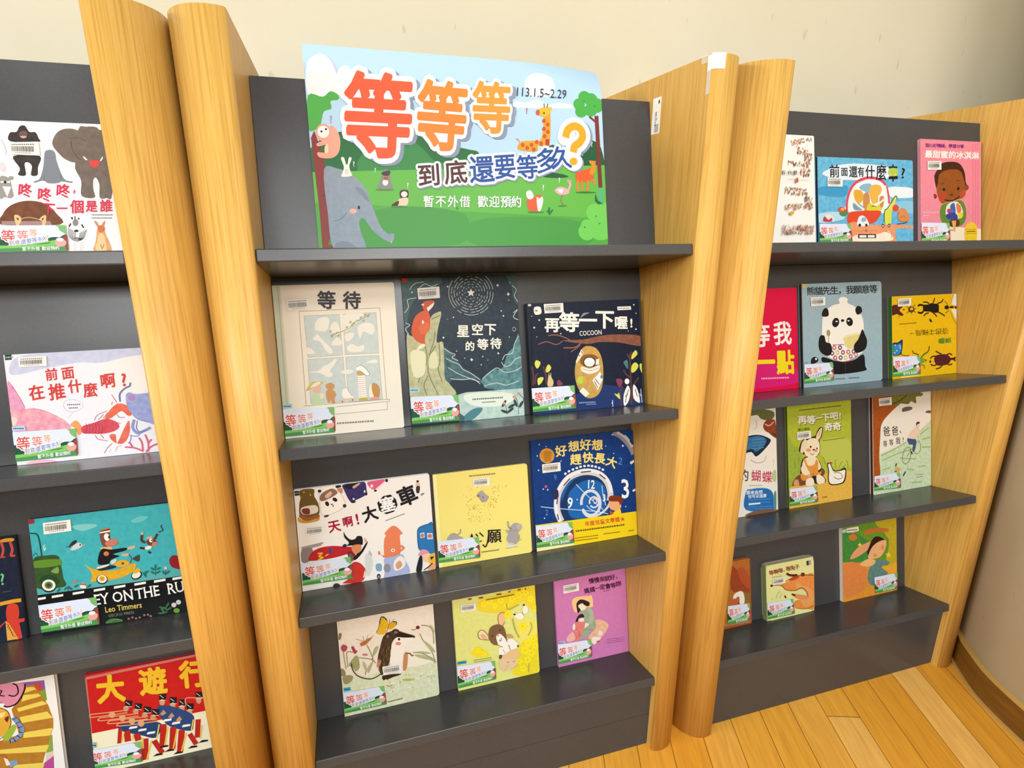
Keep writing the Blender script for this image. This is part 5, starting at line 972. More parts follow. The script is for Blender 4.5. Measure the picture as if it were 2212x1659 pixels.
b.b('#55802c~#628e34@50',(400,1150),(430,1080),(560,1040),(700,1020),(765,1130),(760,1300),(680,1390),(540,1390),(430,1340),(395,1240)).b('#e6dcc8',(490,1100),(560,1045),(640,1040),(700,1100),(725,1200),(690,1270),(560,1290),(480,1230)).b('#2c5a9a~#3a78b8@60',(545,1090),(600,1060),(620,1180),(600,1200),(550,1160)).b('#b83a80',(500,1150),(540,1140),(575,1190),(540,1215),(500,1190)).b('#2c3a80~#3a4a9a@60',(490,1220),(580,1190),(640,1230),(640,1290),(540,1300),(480,1260)).b('#e0784a',(635,1060),(690,1100),(700,1170),(660,1210),(635,1150)).b('#e8cc4a',(650,1210),(720,1195),(715,1260),(670,1280)).b('#5a3014',(540,1310),(660,1300),(670,1370),(620,1400),(540,1390)).p('#dca860',(560,1310),(625,1310),(610,1470),(590,1465))
b.b('#e2ba1e~#ecca3a@50',(750,1420),(790,1350),(840,1330),(900,1360),(925,1430),(920,1540),(890,1700),(780,1700),(745,1540)).l('#a07a14',6,(760,1440),(910,1435)).l('#6a4a14',10,(775,1470),(900,1465)).l('#a07a14',6,(765,1500),(915,1495)).lines('#8a847c',540,1445,30,24,1,2,0)
b.part('title').t('#7c2878','甜心好情緒，學習分享',225,228,60,-2,sp=.92,bold=.045).t('#f7ece4','最甜蜜的冰淇淋',240,355,112,-2,sp=1.0,bold=.06).lines('#f2c8cc',150,1190,220,16,1,2,0).lines('#f2c8cc',150,1235,90,16,1,2,0)
b.barcode((215,460),(412,458),(412,582),(215,585)).sticker((110,1335),(520,1345),(525,1625),(110,1625))

b=Bk(1,0.01,0.925,0.2385,0.266,[(0, 0), (1500, 0), (1500, 1500), (0, 1500)],[(0.09522, 0.30956), (0.46154, 0.30142), (0.45622, -0.00778), (0.08552, 0.02097)],
 base='#d8003c',r=.004,
 label='bright red picture book with large white and yellow lettering, cover partly behind the wooden upright')
b.p('#dd0a34~#d40a4a@15',(-900,500),(-900,250),(605,205),(620,1545),(-900,1750)).b('#d41a6c',(-300,1250),(300,1200),(620,1300),(615,1480),(-300,1550))
b.part('title').chars('#f3ece4',[('等',120,840,330,2,.9),('我',430,810,330,2,.75)],bold=.045).chars('#eed61a',[('一',190,1195,360,2,.8),('點',470,1195,330,2,.72)],bold=.075).lines('#f0a8b8',150,1415,350,30,1,2,2)

b=Bk(1,0.014,1.1774,0.2685,0.2742,[(700, 160), (1750, 130), (1752, 1450), (705, 1540)],[(0.0, 0.27424), (0.26852, 0.27424), (0.26852, 0.0), (0.0, 0.0)],
 base='#9cb4ba',spine='#3a2e2a',r=.008,
 label='grey-blue picture book with a round panda chef holding spoon and bowl')
b.p('#9db6be~#97aeb4@14',(700,160),(1750,130),(1752,1450),(705,1540))
b.b('#f2ecdf',(960,700),(990,540),(1090,450),(1190,420),(1180,370),(1210,340),(1250,335),(1300,360),(1300,415),(1400,470),(1490,600),(1510,760),(1490,950),(1480,1080),(1240,1190),(1040,1130),(960,1000)).b('#1e1a1a',(955,560),(980,495),(1020,480),(1045,520),(1040,585),(970,592)).b('#1e1a1a',(1400,500),(1430,455),(1475,470),(1490,530),(1440,572),(1410,550)).e('#1e1a1a',1138,672,46,64,-15).e('#1e1a1a',1322,664,44,58,10).b('#1e1a1a',(1210,635),(1245,632),(1250,655),(1215,665)).e('#f2ecdf',1150,658,16,9).e('#f2ecdf',1308,650,16,9)
b.b('#e6d690~#dcc87a@60',(1240,870),(1330,830),(1450,820),(1440,900),(1370,1020),(1280,1020),(1250,940)).c('#efe4b0',12,(1245,875),(1340,840),(1450,825))
b.p('#f0ece4',(1085,965),(1250,965),(1290,1020),(1390,1030),(1480,1060),(1370,1150),(1240,1190),(1090,1150),(1060,1110))
for x,y,c_ in [(1115,1005,'#c0665a'),(1190,1005,'#6a3a5a'),(1085,1080,'#6a3a5a'),(1155,1070,'#d8bc5c'),(1228,1070,'#a03a60'),(1298,1065,'#c07040'),(1370,1060,'#6a5a74'),(1125,1140,'#c0565a'),(1195,1140,'#6a5070'),(1262,1140,'#d8c46a'),(1330,1125,'#b85a60'),(1400,1100,'#c87a70')]: b.e(c_,x,y,27,33).e('#f0ece4',x,y,12,15)
b.c('#b8485c',8,(1090,968),(1250,965)).c('#c0566a',10,(1090,1140),(1160,1185),(1240,1195),(1330,1180),(1400,1130))
b.b('#17151a',(1090,1180),(1240,1200),(1380,1170),(1500,1100),(1520,1250),(1510,1320),(1110,1360),(1100,1250)).b('#17151a',(950,1130),(1060,1160),(1110,1190),(960,1200)).l('#4a484c',6,(1258,1200),(1255,1350)).b('#1b181b',(940,840),(985,850),(1005,930),(1060,950),(1085,1030),(1060,1100),(1000,1110),(930,1060),(905,980),(915,880)).b('#1b181b',(1490,765),(1520,830),(1550,920),(1530,1020),(1460,1070),(1390,1070),(1375,980),(1430,900),(1460,830))
b.e('#a8916a',1038,810,26,44).l('#b8a47c',11,(1040,850),(1040,940))
b.b('#1b181b',(800,1210),(810,1150),(850,1125),(895,1150),(890,1190),(830,1220)).e('#e8e8e8',868,1155,14,14)
b.p('#e0b84a',(705,158),(745,156),(745,205),(705,212))
b.part('title').t('#201c1c','熊貓先生，我願意等',815,255,116,1.5,sp=.89,bold=.02,asp=1.0).lines('#5a6a70',1120,1425,120,20,1,2,2).lines('#5a6a70',1300,1415,130,22,1,2,2)
b.barcode((805,340),(995,332),(997,442),(810,455)).tag('#8cbad0',(705,1192),(770,1185),(772,1215),(705,1222)).sticker((705,1225),(1085,1205),(1095,1445),(708,1480))

b=Bk(1,0.014,1.4825,0.242,0.2306,[(205, 195), (1195, 162), (1192, 1462), (205, 1540)],[(0.0, 0.23059), (0.24201, 0.23059), (0.24201, 0.0), (0.0, 0.0)],
 base='#e6bb14',spine='#2f6a3a',kind='soft',r=.002,
 label='yellow picture book with black beetles and a blue butterfly')
b.p('#e9bd16~#e4b410@12',(205,195),(1195,162),(1192,1462),(205,1540)).p('#ecdf9a',(340,1500),(620,1470),(620,1485),(340,1520))
b.b('#141014',(690,340),(780,330),(800,310),(850,320),(915,330),(925,400),(910,465),(820,465),(790,450),(690,440),(680,390)).c('#141014',26,(690,350),(640,335),(600,355)).c('#141014',26,(690,440),(650,470),(600,455))
for pts in [((780,330),(740,295),(680,295)),((830,320),(850,270),(860,230)),((900,320),(970,290),(990,245)),((770,465),(720,485),(690,520)),((830,465),(870,500),(890,535)),((900,450),(970,490),(1015,525))]: b.c('#141014',17,*pts)
b.b('#4a1e18~#5a2a20@60',(205,350),(290,330),(300,360),(370,360),(320,420),(380,490),(340,510),(280,480),(205,495)).e('#4a1e18',385,410,16,10).l('#3a1814',5,(300,500),(315,550))
b.e('#5a3a14',500,410,50,50).e('#e0b83a',505,400,26,22)
for pts in [((460,380),(430,360)),((460,440),(430,470)),((490,360),(495,330)),((530,370),(560,330)),((540,440),(570,460)),((500,460),(510,480)),((540,400),(570,395))]: b.l('#5a3a14',10,*pts)
b.e('#201a18',1045,385,36,34).e('#201a18',1120,382,36,18).p('#e8e2d0',(1110,330),(1150,170),(1195,170),(1195,370)).p('#e8e2d0',(1110,420),(1150,410),(1195,420),(1193,600)).c('#201a18',8,(1060,350),(1040,310),(1015,280)).c('#201a18',8,(1080,430),(1050,460),(1020,480)).c('#8a8478',6,(1110,330),(1150,170)).c('#5a4a14',5,(1100,450),(1140,560),(1192,660)).e('#5a241c',1185,385,22,22)
b.e('#2a2014',795,595,16,34,30).lines('#8a6a14',315,645,250,24,1,2,4)
# blue butterfly
b.b('#16305e',(205,960),(290,940),(350,895),(365,930),(350,1080),(330,1140),(205,1150)).b('#2c74b0~#3a90c4@60',(205,985),(280,975),(335,960),(325,1110),(205,1150)).b('#2a8a5a',(205,1000),(230,990),(240,1060),(205,1090))
for x,y in [(250,985),(320,1000),(270,1075),(240,1105),(325,1035)]: b.e('#b9dcea',x,y,10,12)
b.c('#3a2a14',10,(340,1140),(400,1162),(460,1160)).c('#6a5a1c',16,(510,1075),(530,1120),(600,1145),(590,1190)).c('#5a641c',20,(640,1210),(680,1150),(750,1100),(775,1010)).c('#5a641c',26,(600,1230),(680,1250),(730,1240)).c('#7a8a2c',18,(640,1310),(690,1330),(690,1380)).b('#7a9a3a',(610,1200),(680,1210),(720,1240),(660,1290),(600,1280))
b.b('#4a1622~#5a1e2c@50',(845,1240),(870,1170),(960,1150),(1040,1155),(1090,1200),(1100,1250),(1060,1310),(960,1335),(880,1320)).c('#4a1622',30,(1090,1230),(1150,1225),(1175,1200)).c('#4a1622',22,(1140,1230),(1175,1260))
for pts in [((870,1180),(820,1180),(785,1215)),((960,1150),(910,1120),(870,1095)),((1040,1160),(1080,1140),(1125,1165)),((880,1320),(830,1330),(790,1310)),((970,1330),(930,1370),(870,1388)),((1050,1310),(1080,1325),(1125,1310))]: b.c('#4a1622',17,*pts)
b.e('#5a1e14',785,1265,16,20)
b.part('title').chars('#5a4a14',[('?',505,800,100,100),('呢',610,790,105,93),('麼',710,785,105,93),('什',815,780,105,93),('知',915,775,105,93),('你',1015,770,105,93)],bold=.0).chars('#5a8a2c',[('蟲',960,930,100,93),('昆',1062,925,95,93)],bold=.05)
b.barcode((290,235),(490,222),(485,345),(285,360)).sticker((205,1180),(615,1165),(622,1470),(205,1500))

b=Bk(2,0.01,0.925,0.23,0.3,[(0, 0), (1500, 0), (1500, 1500), (0, 1500)],[(0.10225, 0.34926), (0.48944, 0.31782), (0.48296, -0.01717), (0.09117, 0.03704)],
 base='#ece6d8',r=.002,
 label='cream picture book with a big blue butterfly wing and pink lettering')
b.b('#5a6236~#6e7444@60',(180,260),(300,230),(420,240),(500,270),(500,340),(430,380),(330,360),(280,310),(180,320)).b('#8a3c22~#a04a2a@50',(360,440),(400,380),(480,365),(520,400),(540,600),(480,560),(400,530),(365,490)).c('#e8d8c4',10,(380,430),(440,450),(500,400)).b('#6a3420',(370,480),(450,540),(540,560),(540,620),(460,570))
b.b('#17283e',(60,640),(200,580),(320,575),(420,610),(460,650),(400,740),(270,860),(200,800),(60,820)).b('#2c6490~#3a7aa8@40',(60,660),(210,600),(320,590),(400,640),(360,730),(260,800),(210,760),(60,790))
for y in (640,680,720,760): b.c('#5a9ac0',7,(210,y),(280,y-8),(370,y-20))
b.c('#7a746c',6,(190,905),(280,945),(370,920),(400,850)).c('#7a746c',5,(255,370),(275,450),(240,500)).b('#b9c48a',(470,1100),(500,1045),(530,1050),(530,1180),(490,1190)).c('#c9c0b4',6,(480,930),(500,900),(490,1000))
b.b('#1f66a8~#2a72b4@30',(130,1330),(200,1290),(330,1275),(430,1290),(490,1360),(500,1560),(130,1570)).c('#7ab0dc',6,(120,1340),(200,1295),(330,1280),(430,1292),(490,1360),(500,1540)).b('#7a5a44',(150,1620),(300,1570),(420,1560),(530,1560),(530,1590),(150,1650)).b('#5a8a7a',(500,1360),(530,1330),(530,1560),(505,1540))
b.part('title').chars('#c03058',[('蝴',265,1115,165,0,.82),('蝶',410,1130,165,0,.82)],bold=.02).chars('#2a2426',[('的',100,1110,170,0,.82)],bold=.02).t('#e8f0f6','原來自然',160,1340,55,3,sp=1.0,bold=.04).t('#e8f0f6','也可以這麼',180,1390,50,3,sp=1.0,bold=.04)
b.lines('#5a94c8',160,1435,290,16,2,2.6,2).lines('#5a94c8',140,1530,340,14,2,2,2).l('#e0eaf2',20,(165,1495),(320,1480)).lines('#9a948c',170,1245,180,14,1,2,1)

b=Bk(2,0.01,1.1938,0.2263,0.302,[(692, 190), (1535, 122), (1530, 1425), (690, 1545)],[(0.0, 0.29156), (0.22635, 0.29156), (0.22635, 0.0), (0.0, 0.0)],
 base='#aab832',spine='#30502a',r=.004,
 label='lime green picture book with a seated rabbit in orange overalls and a white hen')
b.p('#a9b42c~#b4be3e@14',(692,130),(1535,50),(1530,1425),(690,1545)).b('#8fa838~#a2b444@40',(692,560),(760,700),(860,760),(860,1050),(760,1240),(690,1230)).p('#e9b84e~#e2ac42@14',(860,1180),(1170,1090),(1300,1060),(1530,1060),(1530,1425),(690,1545),(690,1270)).b('#bcc454',(1120,640),(1500,640),(1520,1000),(1250,980),(1150,880))
for pts in [((1180,960),(1170,900),(1140,860)),((1200,1000),(1210,930)),((1320,1000),(1310,930),(1330,900)),((1360,1010),(1390,950),(1410,930)),((1400,1020),(1450,970)),((1480,1030),(1475,950),(1460,910)),((780,1000),(770,900)),((820,930),(840,850)),((770,780),(790,760))]: b.c('#7a8a2a',9,*pts)
b.b('#7a4630',(740,1200),(800,1110),(900,1080),(1020,1120),(1130,1010),(1170,1080),(1060,1180),(900,1230),(750,1240)).b('#d89a6a',(755,1230),(770,1160),(815,1160),(825,1240))
b.b('#2c221c',(850,1000),(880,880),(950,840),(900,820),(880,812),(845,790),(835,750),(870,650),(930,600),(1050,580),(1080,520),(1110,475),(1140,465),(1160,490),(1140,590),(1110,640),(1120,740),(1100,820),(1060,870),(1110,930),(1130,1020),(1100,1060),(1170,1140),(1175,1200),(1070,1222),(1000,1190),(920,1160),(850,1130))
b.b('#efe0bc',(865,1000),(895,890),(960,860),(1050,860),(1100,930),(1120,1010),(1060,1050),(990,1110),(920,1110),(870,1060)).b('#f2e2c0',(905,740),(920,660),(1000,610),(1080,620),(1110,700),(1105,790),(1050,860),(960,860),(910,810)).b('#ecd8b0',(855,760),(880,660),(930,620),(950,700),(900,780),(880,805),(855,790)).b('#efd8ac',(1065,600),(1090,530),(1130,478),(1148,490),(1130,580),(1095,630)).e('#e2a888',1110,545,12,50,-20).e('#e2a080',960,765,34,24).e('#e2a080',1060,775,24,22).e('#2c221c',990,722,13,14).e('#2c221c',1075,745,10,12).e('#5a3a2c',1030,762,18,11).c('#5a3024',7,(985,800),(1010,830),(1035,805))
b.b('#de8c34~#e69a44@40',(890,890),(920,890),(950,970),(1030,960),(1060,890),(1085,940),(1085,1060),(1130,1050),(1100,1110),(1010,1110),(980,1160),(880,1170),(850,1130),(860,1070),(960,1080)).b('#efe0bc',(860,990),(920,990),(980,1090),(930,1110),(865,1060)).b('#f0e4c8',(930,1150),(1010,1140),(1020,1230),(920,1240)).b('#f0e4c8',(1060,1110),(1110,1100),(1165,1150),(1160,1205),(1070,1215)).c('#5a3a1c',6,(1010,1070),(1020,1120)).c('#5a3a1c',6,(920,1110),(980,1085))
b.b('#2c221c',(1205,950),(1250,950),(1290,1040),(1370,1040),(1440,1010),(1455,1090),(1430,1200),(1360,1235),(1250,1240),(1210,1180),(1215,1050)).b('#f4ecd8',(1215,965),(1245,965),(1285,1055),(1370,1055),(1435,1040),(1440,1090),(1415,1190),(1350,1222),(1255,1225),(1222,1170),(1228,1050)).c('#5a4a3a',7,(1290,1075),(1370,1080),(1405,1140),(1340,1160),(1290,1130)).e('#b84a34',1250,945,28,14)
b.part('title').chars('#4a5418',[('再',895,370,122,2),('等',1012,372,122,2),('一',1118,350,100,4),('下',1205,345,115,2),('吧',1315,328,110,2),('!',1395,325,110,0),('奇',1240,470,112,2),('奇',1350,465,112,2)],bold=.06).chars('#f3eed8',[('再',888,362,122,2),('等',1005,364,122,2),('一',1110,342,100,4),('下',1198,337,115,2),('吧',1308,320,110,2),('!',1388,317,110,0),('奇',1232,462,112,2),('奇',1342,457,112,2)],bold=.055).lines('#5a641c',850,235,550,20,1,2,5).t('#4a5418','耐心等待',850,490,38,3,bold=.03).lines('#5a641c',1150,645,290,12,1,2,6).lines('#8a6a2a',1130,1400,70,24,1,2,3)
b.barcode((808,525),(988,505),(995,605),(812,628)).sticker((690,1275),(1055,1240),(1065,1460),(690,1505))

b=Bk(2,0.014,1.4974,0.2271,0.3,[(172, 160), (975, 82), (980, 1430), (178, 1545)],[(0.0, 0.29136), (0.22708, 0.29136), (0.22708, 0.0), (0.0, 0.0)],
 base='#e6e2d0',spine='#5a2618',r=.006,
 label='pale picture book with a man cycling down a green hill beside a brown tree')
b.p('#e9e2d2~#efe8da@12',(172,60),(975,-30),(980,600),(178,980)).p('#b9d0a0~#d3e0c4@40',(172,1000),(330,930),(560,830),(700,720),(850,600),(980,480),(980,1430),(178,1545))
for pts in [((280,980),(450,900),(620,800)),((300,1050),(500,960),(700,900)),((540,1020),(760,1040)),((640,1180),(740,1200)),((820,690),(950,590)),((850,760),(970,730)),((800,1150),(900,1140)),((700,1380),(850,1370)),((300,1180),(400,1160)),((850,870),(970,870))]: b.c('#93b573',14,*pts)
b.b('#b05a22~#9a481a@30',(172,60),(330,40),(480,120),(520,250),(440,340),(340,450),(285,550),(270,720),(255,1000),(265,1260),(172,1290)).b('#6a6a2a~#80803a@50',(380,100),(560,110),(700,60),(860,100),(840,140),(770,150),(770,240),(700,210),(660,250),(560,240),(520,270),(440,250)).c('#5a3a1c',14,(440,250),(540,200),(640,130))
b.b('#6a5c54',(580,310),(650,285),(715,295),(705,330),(640,350),(580,358)).b('#6a5c54',(905,360),(940,345),(978,350),(978,382),(910,380))
b.c('#6a7a5a',9,(695,910),(690,1010),(650,1090),(600,1100),(575,1020),(610,900),(670,870),(695,920)).c('#6a7a5a',8,(830,830),(825,920),(780,965),(740,930),(770,810),(810,780),(830,840)).c('#4a4a3a',7,(640,1000),(700,900),(780,800)).b('#3c547c',(648,740),(760,750),(765,850),(740,930),(715,920),(725,840),(690,830),(665,820)).b('#e6cfb8',(655,720),(700,640),(760,585),(820,610),(820,690),(760,750),(650,735)).e('#e6c4a4',790,560,24,38).b('#1d1a1c',(770,560),(775,515),(815,505),(815,530),(790,535)).c('#e6cfb8',22,(790,640),(790,700),(760,740)).l('#1d1a1c',18,(700,930),(715,970)).l('#c9a060',10,(790,700),(800,740))
b.l('#1d1a1c',17,(495,1095),(480,1140)).l('#1d1a1c',17,(620,1215),(585,1280)).b('#d8a860',(470,1160),(520,1150),(545,1190),(530,1220),(480,1210)).l('#1d1a1c',12,(465,1215),(495,1212)).l('#8aa080',10,(770,1270),(860,1260)).l('#8aa080',10,(770,1305),(865,1290))
b.part('title').chars('#2c2422',[('爸',358,630,150,0,.68),('爸',475,625,145,0,.66),('、',575,610,120,0,.7),('等',338,810,95,0,.62),('等',422,795,100,0,.6),('我',518,770,105,0,.68),('!',588,755,100,0,.8)],bold=.01)
b.barcode((245,165),(420,145),(428,255),(250,272)).sticker((175,1270),(530,1225),(545,1450),(178,1480))

b=Bk(3,0.012,0.955,0.1615,0.2,[(0, 0), (1500, 0), (1500, 1500), (0, 1500)],[(0.07146, 0.34886), (0.52791, 0.28399), (0.51999, -0.12164), (0.05749, -0.02555)],
 base='#a85a28',r=.004,
 label='rusty brown picture book with flowing red shapes beside the wooden upright')
b.p('#a8622a~#b8742e@30',(-600,500),(320,535),(325,1310),(-600,1450)).b('#8e4020~#a04a26@40',(100,640),(190,700),(260,830),(320,880),(320,960),(200,960),(100,900)).b('#b0522c',(180,690),(240,650),(320,760),(322,900),(240,840)).b('#8a6a2c',(230,960),(325,960),(325,1050),(240,1060)).b('#efe8de',(130,1000),(180,945),(240,940),(265,1010),(260,1080),(210,1090),(205,1010),(170,1010),(140,1100)).b('#c0603a',(110,1060),(150,1020),(190,1060),(180,1100),(110,1110)).l('#3a2014',10,(190,1070),(200,1085)).p('#b87a5c',(-100,1340),(325,1285),(325,1310),(-100,1370))
b.sticker((60,1110),(322,1075),(325,1285),(60,1330))

b=Bk(3,0.022,1.1634,0.1752,0.1708,[(528, 608), (1098, 515), (1098, 1165), (528, 1275)],[(0.0, 0.17078), (0.17521, 0.17078), (0.17521, 0.0), (0.0, 0.0)],
 base='#e4e49a',spine='#9cae78',pages='#cfc4a8',kind='board',r=.014,
 label='small pale green board book with an orange long-nosed animal')
b.p('#e2e492~#e6e6a4@12',(528,608),(1098,515),(1098,1165),(528,1275))
b.b('#e2873e~#ea9a50@40',(700,840),(790,800),(880,750),(1000,730),(1098,740),(1098,1120),(1000,1140),(870,1120),(860,1040),(1010,1010),(1020,960),(960,890),(880,920),(790,910),(740,880)).b('#eaa25c',(880,830),(960,850),(1060,900),(1090,1000),(1060,1090),(960,1100)).b('#d8e0a0',(870,940),(930,900),(990,930),(1000,990),(950,1000)).c('#8a4a1c',9,(590,845),(700,845),(760,900),(860,915),(950,885),(1010,940),(1020,1000)).c('#8a4a1c',9,(760,800),(860,750),(960,730),(1095,740)).c('#8a4a1c',6,(870,1125),(990,1140),(1095,1100)).e('#4a2414',590,846,16,14).b('#b84a34',(800,790),(840,750),(900,735),(920,760),(850,790)).c('#5a2c18',26,(770,705),(820,730),(900,730)).e('#6a341c',965,725,26,24).b('#e2935a',(830,950),(900,960),(1010,985),(1000,1030),(880,1010)).c('#5a2c18',18,(740,970),(760,1000)).c('#5a2c18',18,(825,955),(870,975)).c('#b9c47a',12,(640,1000),(660,940),(690,920)).c('#b9c47a',12,(680,1000),(710,940)).c('#b9c47a',10,(590,1020),(600,1000))
b.p('#3a3634',(1010,565),(1040,560),(1042,615),(1012,620)).p('#a8a8a0',(1035,560),(1065,556),(1066,610),(1038,614))
b.part('title').chars('#8a3428',[('等',592,690,60,5),('啊',648,680,60,5),('等',703,668,60,5),('，',755,660,50,5),('等',793,650,60,5),('兔',845,640,60,5),('子',898,630,60,5)],bold=.05).lines('#5a4a3a',595,745,120,10,1,2,6)
b.barcode((598,768),(745,742),(750,815),(600,838)).sticker((530,1052),(838,1008),(850,1190),(530,1245))

b=Bk(3,0.014,1.4577,0.2194,0.27,[(1440, 205), (2085, 90), (2085, 940), (1440, 1075)],[(-0.0, 0.23483), (0.21942, 0.23483), (0.21942, 0.0), (-0.0, 0.0)],
 base='#d8a040',spine='#e8e2d6',kind='soft',r=.002,
 label='green and orange painted picture book with a rabbit lying back')
b.p('#4f8c2a~#7a9c2a@20',(1440,100),(2085,-30),(2085,700),(1440,620)).b('#b4a424~#c8b02c@30',(1820,100),(2085,60),(2085,640),(1960,600),(1990,330)).b('#3a8034~#4c9040@30',(1440,260),(1600,260),(1780,380),(1740,560),(1560,600),(1440,600)).p('#dc8a34~#e6a02c@22',(1440,600),(1560,590),(1680,630),(1760,600),(1900,660),(2085,640),(2085,940),(1440,1075)).b('#e8b434~#e2a028@40',(1880,640),(2000,640),(2085,600),(2085,760),(1900,760)).b('#6c8e86~#557c78@50',(1740,720),(1800,600),(1900,570),(2000,600),(1960,640),(1900,660),(1980,740),(1880,780),(1810,880),(1740,840)).b('#dd7c40~#e08e48@50',(1440,640),(1600,600),(1720,680),(1700,900),(1560,1000),(1440,980)).b('#e8b878',(1640,620),(1740,560),(1830,580),(1790,640),(1700,650))
b.b('#e0a070',(1530,540),(1600,440),(1720,370),(1800,355),(1760,430),(1640,520),(1545,560)).b('#2c1a14',(1780,350),(1820,300),(1880,295),(1940,340),(1860,370),(1790,420),(1750,510),(1730,480),(1760,400)).b('#e8b07c',(1740,540),(1790,420),(1880,350),(1960,345),(1940,460),(1880,540),(1790,560)).e('#d89060',1915,425,18,30).e('#d89060',1825,520,22,20)
star(b,'#ecd43a',1645,390,30);star(b,'#ecd43a',1985,515,40);b.e('#c8782a',1565,300,50,40).b('#c07030',(1710,220),(1850,190),(1980,200),(1975,240),(1850,240),(1710,270)).p('#eee8da',(1488,195),(1632,170),(1635,225),(1575,235),(1560,265),(1540,240),(1492,245)).lines('#3a3a34',1500,220,120,18,1,2,6).e('#3a3a34',1558,248,9,9).p('#b8d0dc',(1440,210),(1480,202),(1485,240),(1440,250))
b.sticker((1805,780),(2082,728),(2082,925),(1815,970))
# ---------- poster, flat on the upper back panel of the middle unit
b=Bk(0,0.006,-0.02,0.61,0.4,[(0, 0), (1500, 0), (1500, 1500), (0, 1500)],[(-0.00866, 0.41113), (0.42265, 0.44834), (0.39503, -0.00014), (-0.04196, 0.00709)],
 base='#bfdff2',r=.0,kind='poster',
 label='large illustrated poster of waiting forest animals standing on the top shelf')
b.p('#b9d9ee',(-200,-200),(2300,-200),(2300,1800),(-200,1800))
b.b('#c3c8e0',(100,190),(160,125),(240,150),(285,240),(270,310),(200,400),(100,390)).b('#f3f1f2',(70,190),(140,120),(215,140),(265,230),(280,300),(230,375),(170,412),(80,390)).b('#f3f1f2',(285,230),(340,195),(400,245),(440,270),(440,340),(300,410),(220,380),(270,300))
b.b('#f3f6f9',(1560,320),(1590,265),(1660,248),(1740,280),(1765,350),(1740,400),(1600,410)).b('#f3f6f9',(1460,470),(1500,440),(1560,450),(1640,430),(1720,460),(1800,452),(1900,470),(1880,488),(1480,482))
b.b('#2c6e3c',(100,760),(200,690),(290,650),(390,655),(500,720),(620,740),(740,620),(800,625),(870,690),(960,760),(1060,750),(1180,770),(1250,800),(1250,950),(100,950)).b('#3f8a4a',(480,760),(700,660),(860,760),(980,860),(1250,820),(1250,950),(480,950)).b('#235c38',(1720,760),(1790,745),(1900,790),(1960,720),(2010,705),(2080,760),(2080,960),(1720,960))
b.p('#69b84a',(60,925),(800,908),(1900,882),(2300,870),(2300,1300),(530,1180),(60,1180)).p('#58a844',(60,1130),(530,1150),(1100,1190),(1600,1215),(2300,1250),(2300,1700),(60,1700)).b('#4c9c44',(440,1240),(700,1160),(1100,1190),(1180,1290),(1100,1420),(480,1440)).b('#4c9c44',(1200,1260),(1700,1230),(2000,1290),(1950,1430),(1250,1430))
b.b('#235c38',(1680,955),(1720,930),(1800,935),(1860,955),(1780,965))
b.b('#55ae4c',(80,400),(180,410),(235,372),(290,400),(285,430),(235,440),(240,490),(190,510),(175,560),(165,600),(120,640),(80,620)).p('#8a3a36',(100,690),(122,640),(180,800),(200,900),(235,1180),(275,1460),(180,1460),(160,1200)).p('#6a2a2a',(180,1080),(212,1075),(214,1084),(182,1090))
for x,y,r in [(1965,410,40),(1930,460,40),(1945,510,42),(2010,500,45),(2010,430,45),(2050,470,50)]: b.e('#4cae4a',x,y,r)
b.p('#7c3632',(2035,540),(2062,540),(2090,1030),(2062,1030)).l('#7c3632',14,(2040,580),(2000,545))
# bush, leaf
for x,y,r in [(1985,1330,60),(1985,1290,44),(2040,1200,62),(2080,1300,90),(2090,1180,50)]: b.e('#76ce58',x,y,r)
b.p('#55b884',(2065,1030),(2090,1030),(2095,1160),(2060,1090)).p('#1f6a48',(2040,1070),(2060,1120),(2095,1140),(2060,1145),(2038,1120)).p('#4a8c3a',(215,1420),(232,1375),(245,1420))
for x,y in [(1968,1300),(2045,1225),(2070,1275),(1965,440),(2035,475)]: b.e('#3f8a3a',x,y,6)
# elephant
b.b('#8b98a4~#97a3ae@8',(190,905),(280,900),(360,930),(430,985),(480,1050),(510,1130),(540,1210),(580,1300),(625,1345),(668,1345),(655,1400),(600,1385),(520,1320),(460,1240),(430,1260),(440,1330),(470,1460),(265,1460),(215,1200)).b('#7d8a97',(400,1030),(450,1040),(500,1120),(470,1110)).c('#6d7b88',6,(255,1260),(310,1240),(345,1200)).b('#7f8c98',(270,1410),(340,1395),(400,1430),(400,1460),(275,1460)).e('#1d1a1c',428,1166,8,13).e('#eeb09a',388,1190,26,17).c('#b8c4cc',8,(650,1395),(648,1410))
# small animals
b.b('#f3efe8',(315,930),(325,890),(305,830),(325,825),(340,870),(350,870),(360,825),(378,830),(362,880),(370,920),(378,950),(310,955)).e('#e6d8c8',345,920,16,20)
b.b('#8d8a88',(560,1040),(575,980),(590,930),(610,905),(640,930),(645,990),(655,1040)).e('#f0e9e0',608,995,20,22).b('#4a3f40',(585,925),(640,915),(630,950),(590,945)).e('#a05a3a',612,968,18,12).e('#5a8a3a',605,1045,64,7)
b.b('#4a2c24',(706,1060),(730,1045),(765,1055),(758,1110),(715,1105)).e('#f4efe6',737,1075,22,20).b('#f0d0b4',(700,1110),(760,1100),(755,1150),(690,1155)).b('#4a2c24',(650,1150),(700,1120),(690,1155)).e('#4a8a3a',700,1160,56,7)
b.b('#e8603a',(1575,1150),(1580,1110),(1640,1095),(1670,1130),(1660,1190),(1600,1195)).b('#f2efe8',(1570,1060),(1600,1050),(1620,1090),(1600,1110),(1575,1100)).b('#f4efe6',(1640,1100),(1665,1085),(1685,1110),(1670,1180),(1650,1190)).p('#e8603a',(1630,1085),(1650,1075),(1680,1085),(1660,1105)).e('#4a8a3a',1635,1198,58,7)
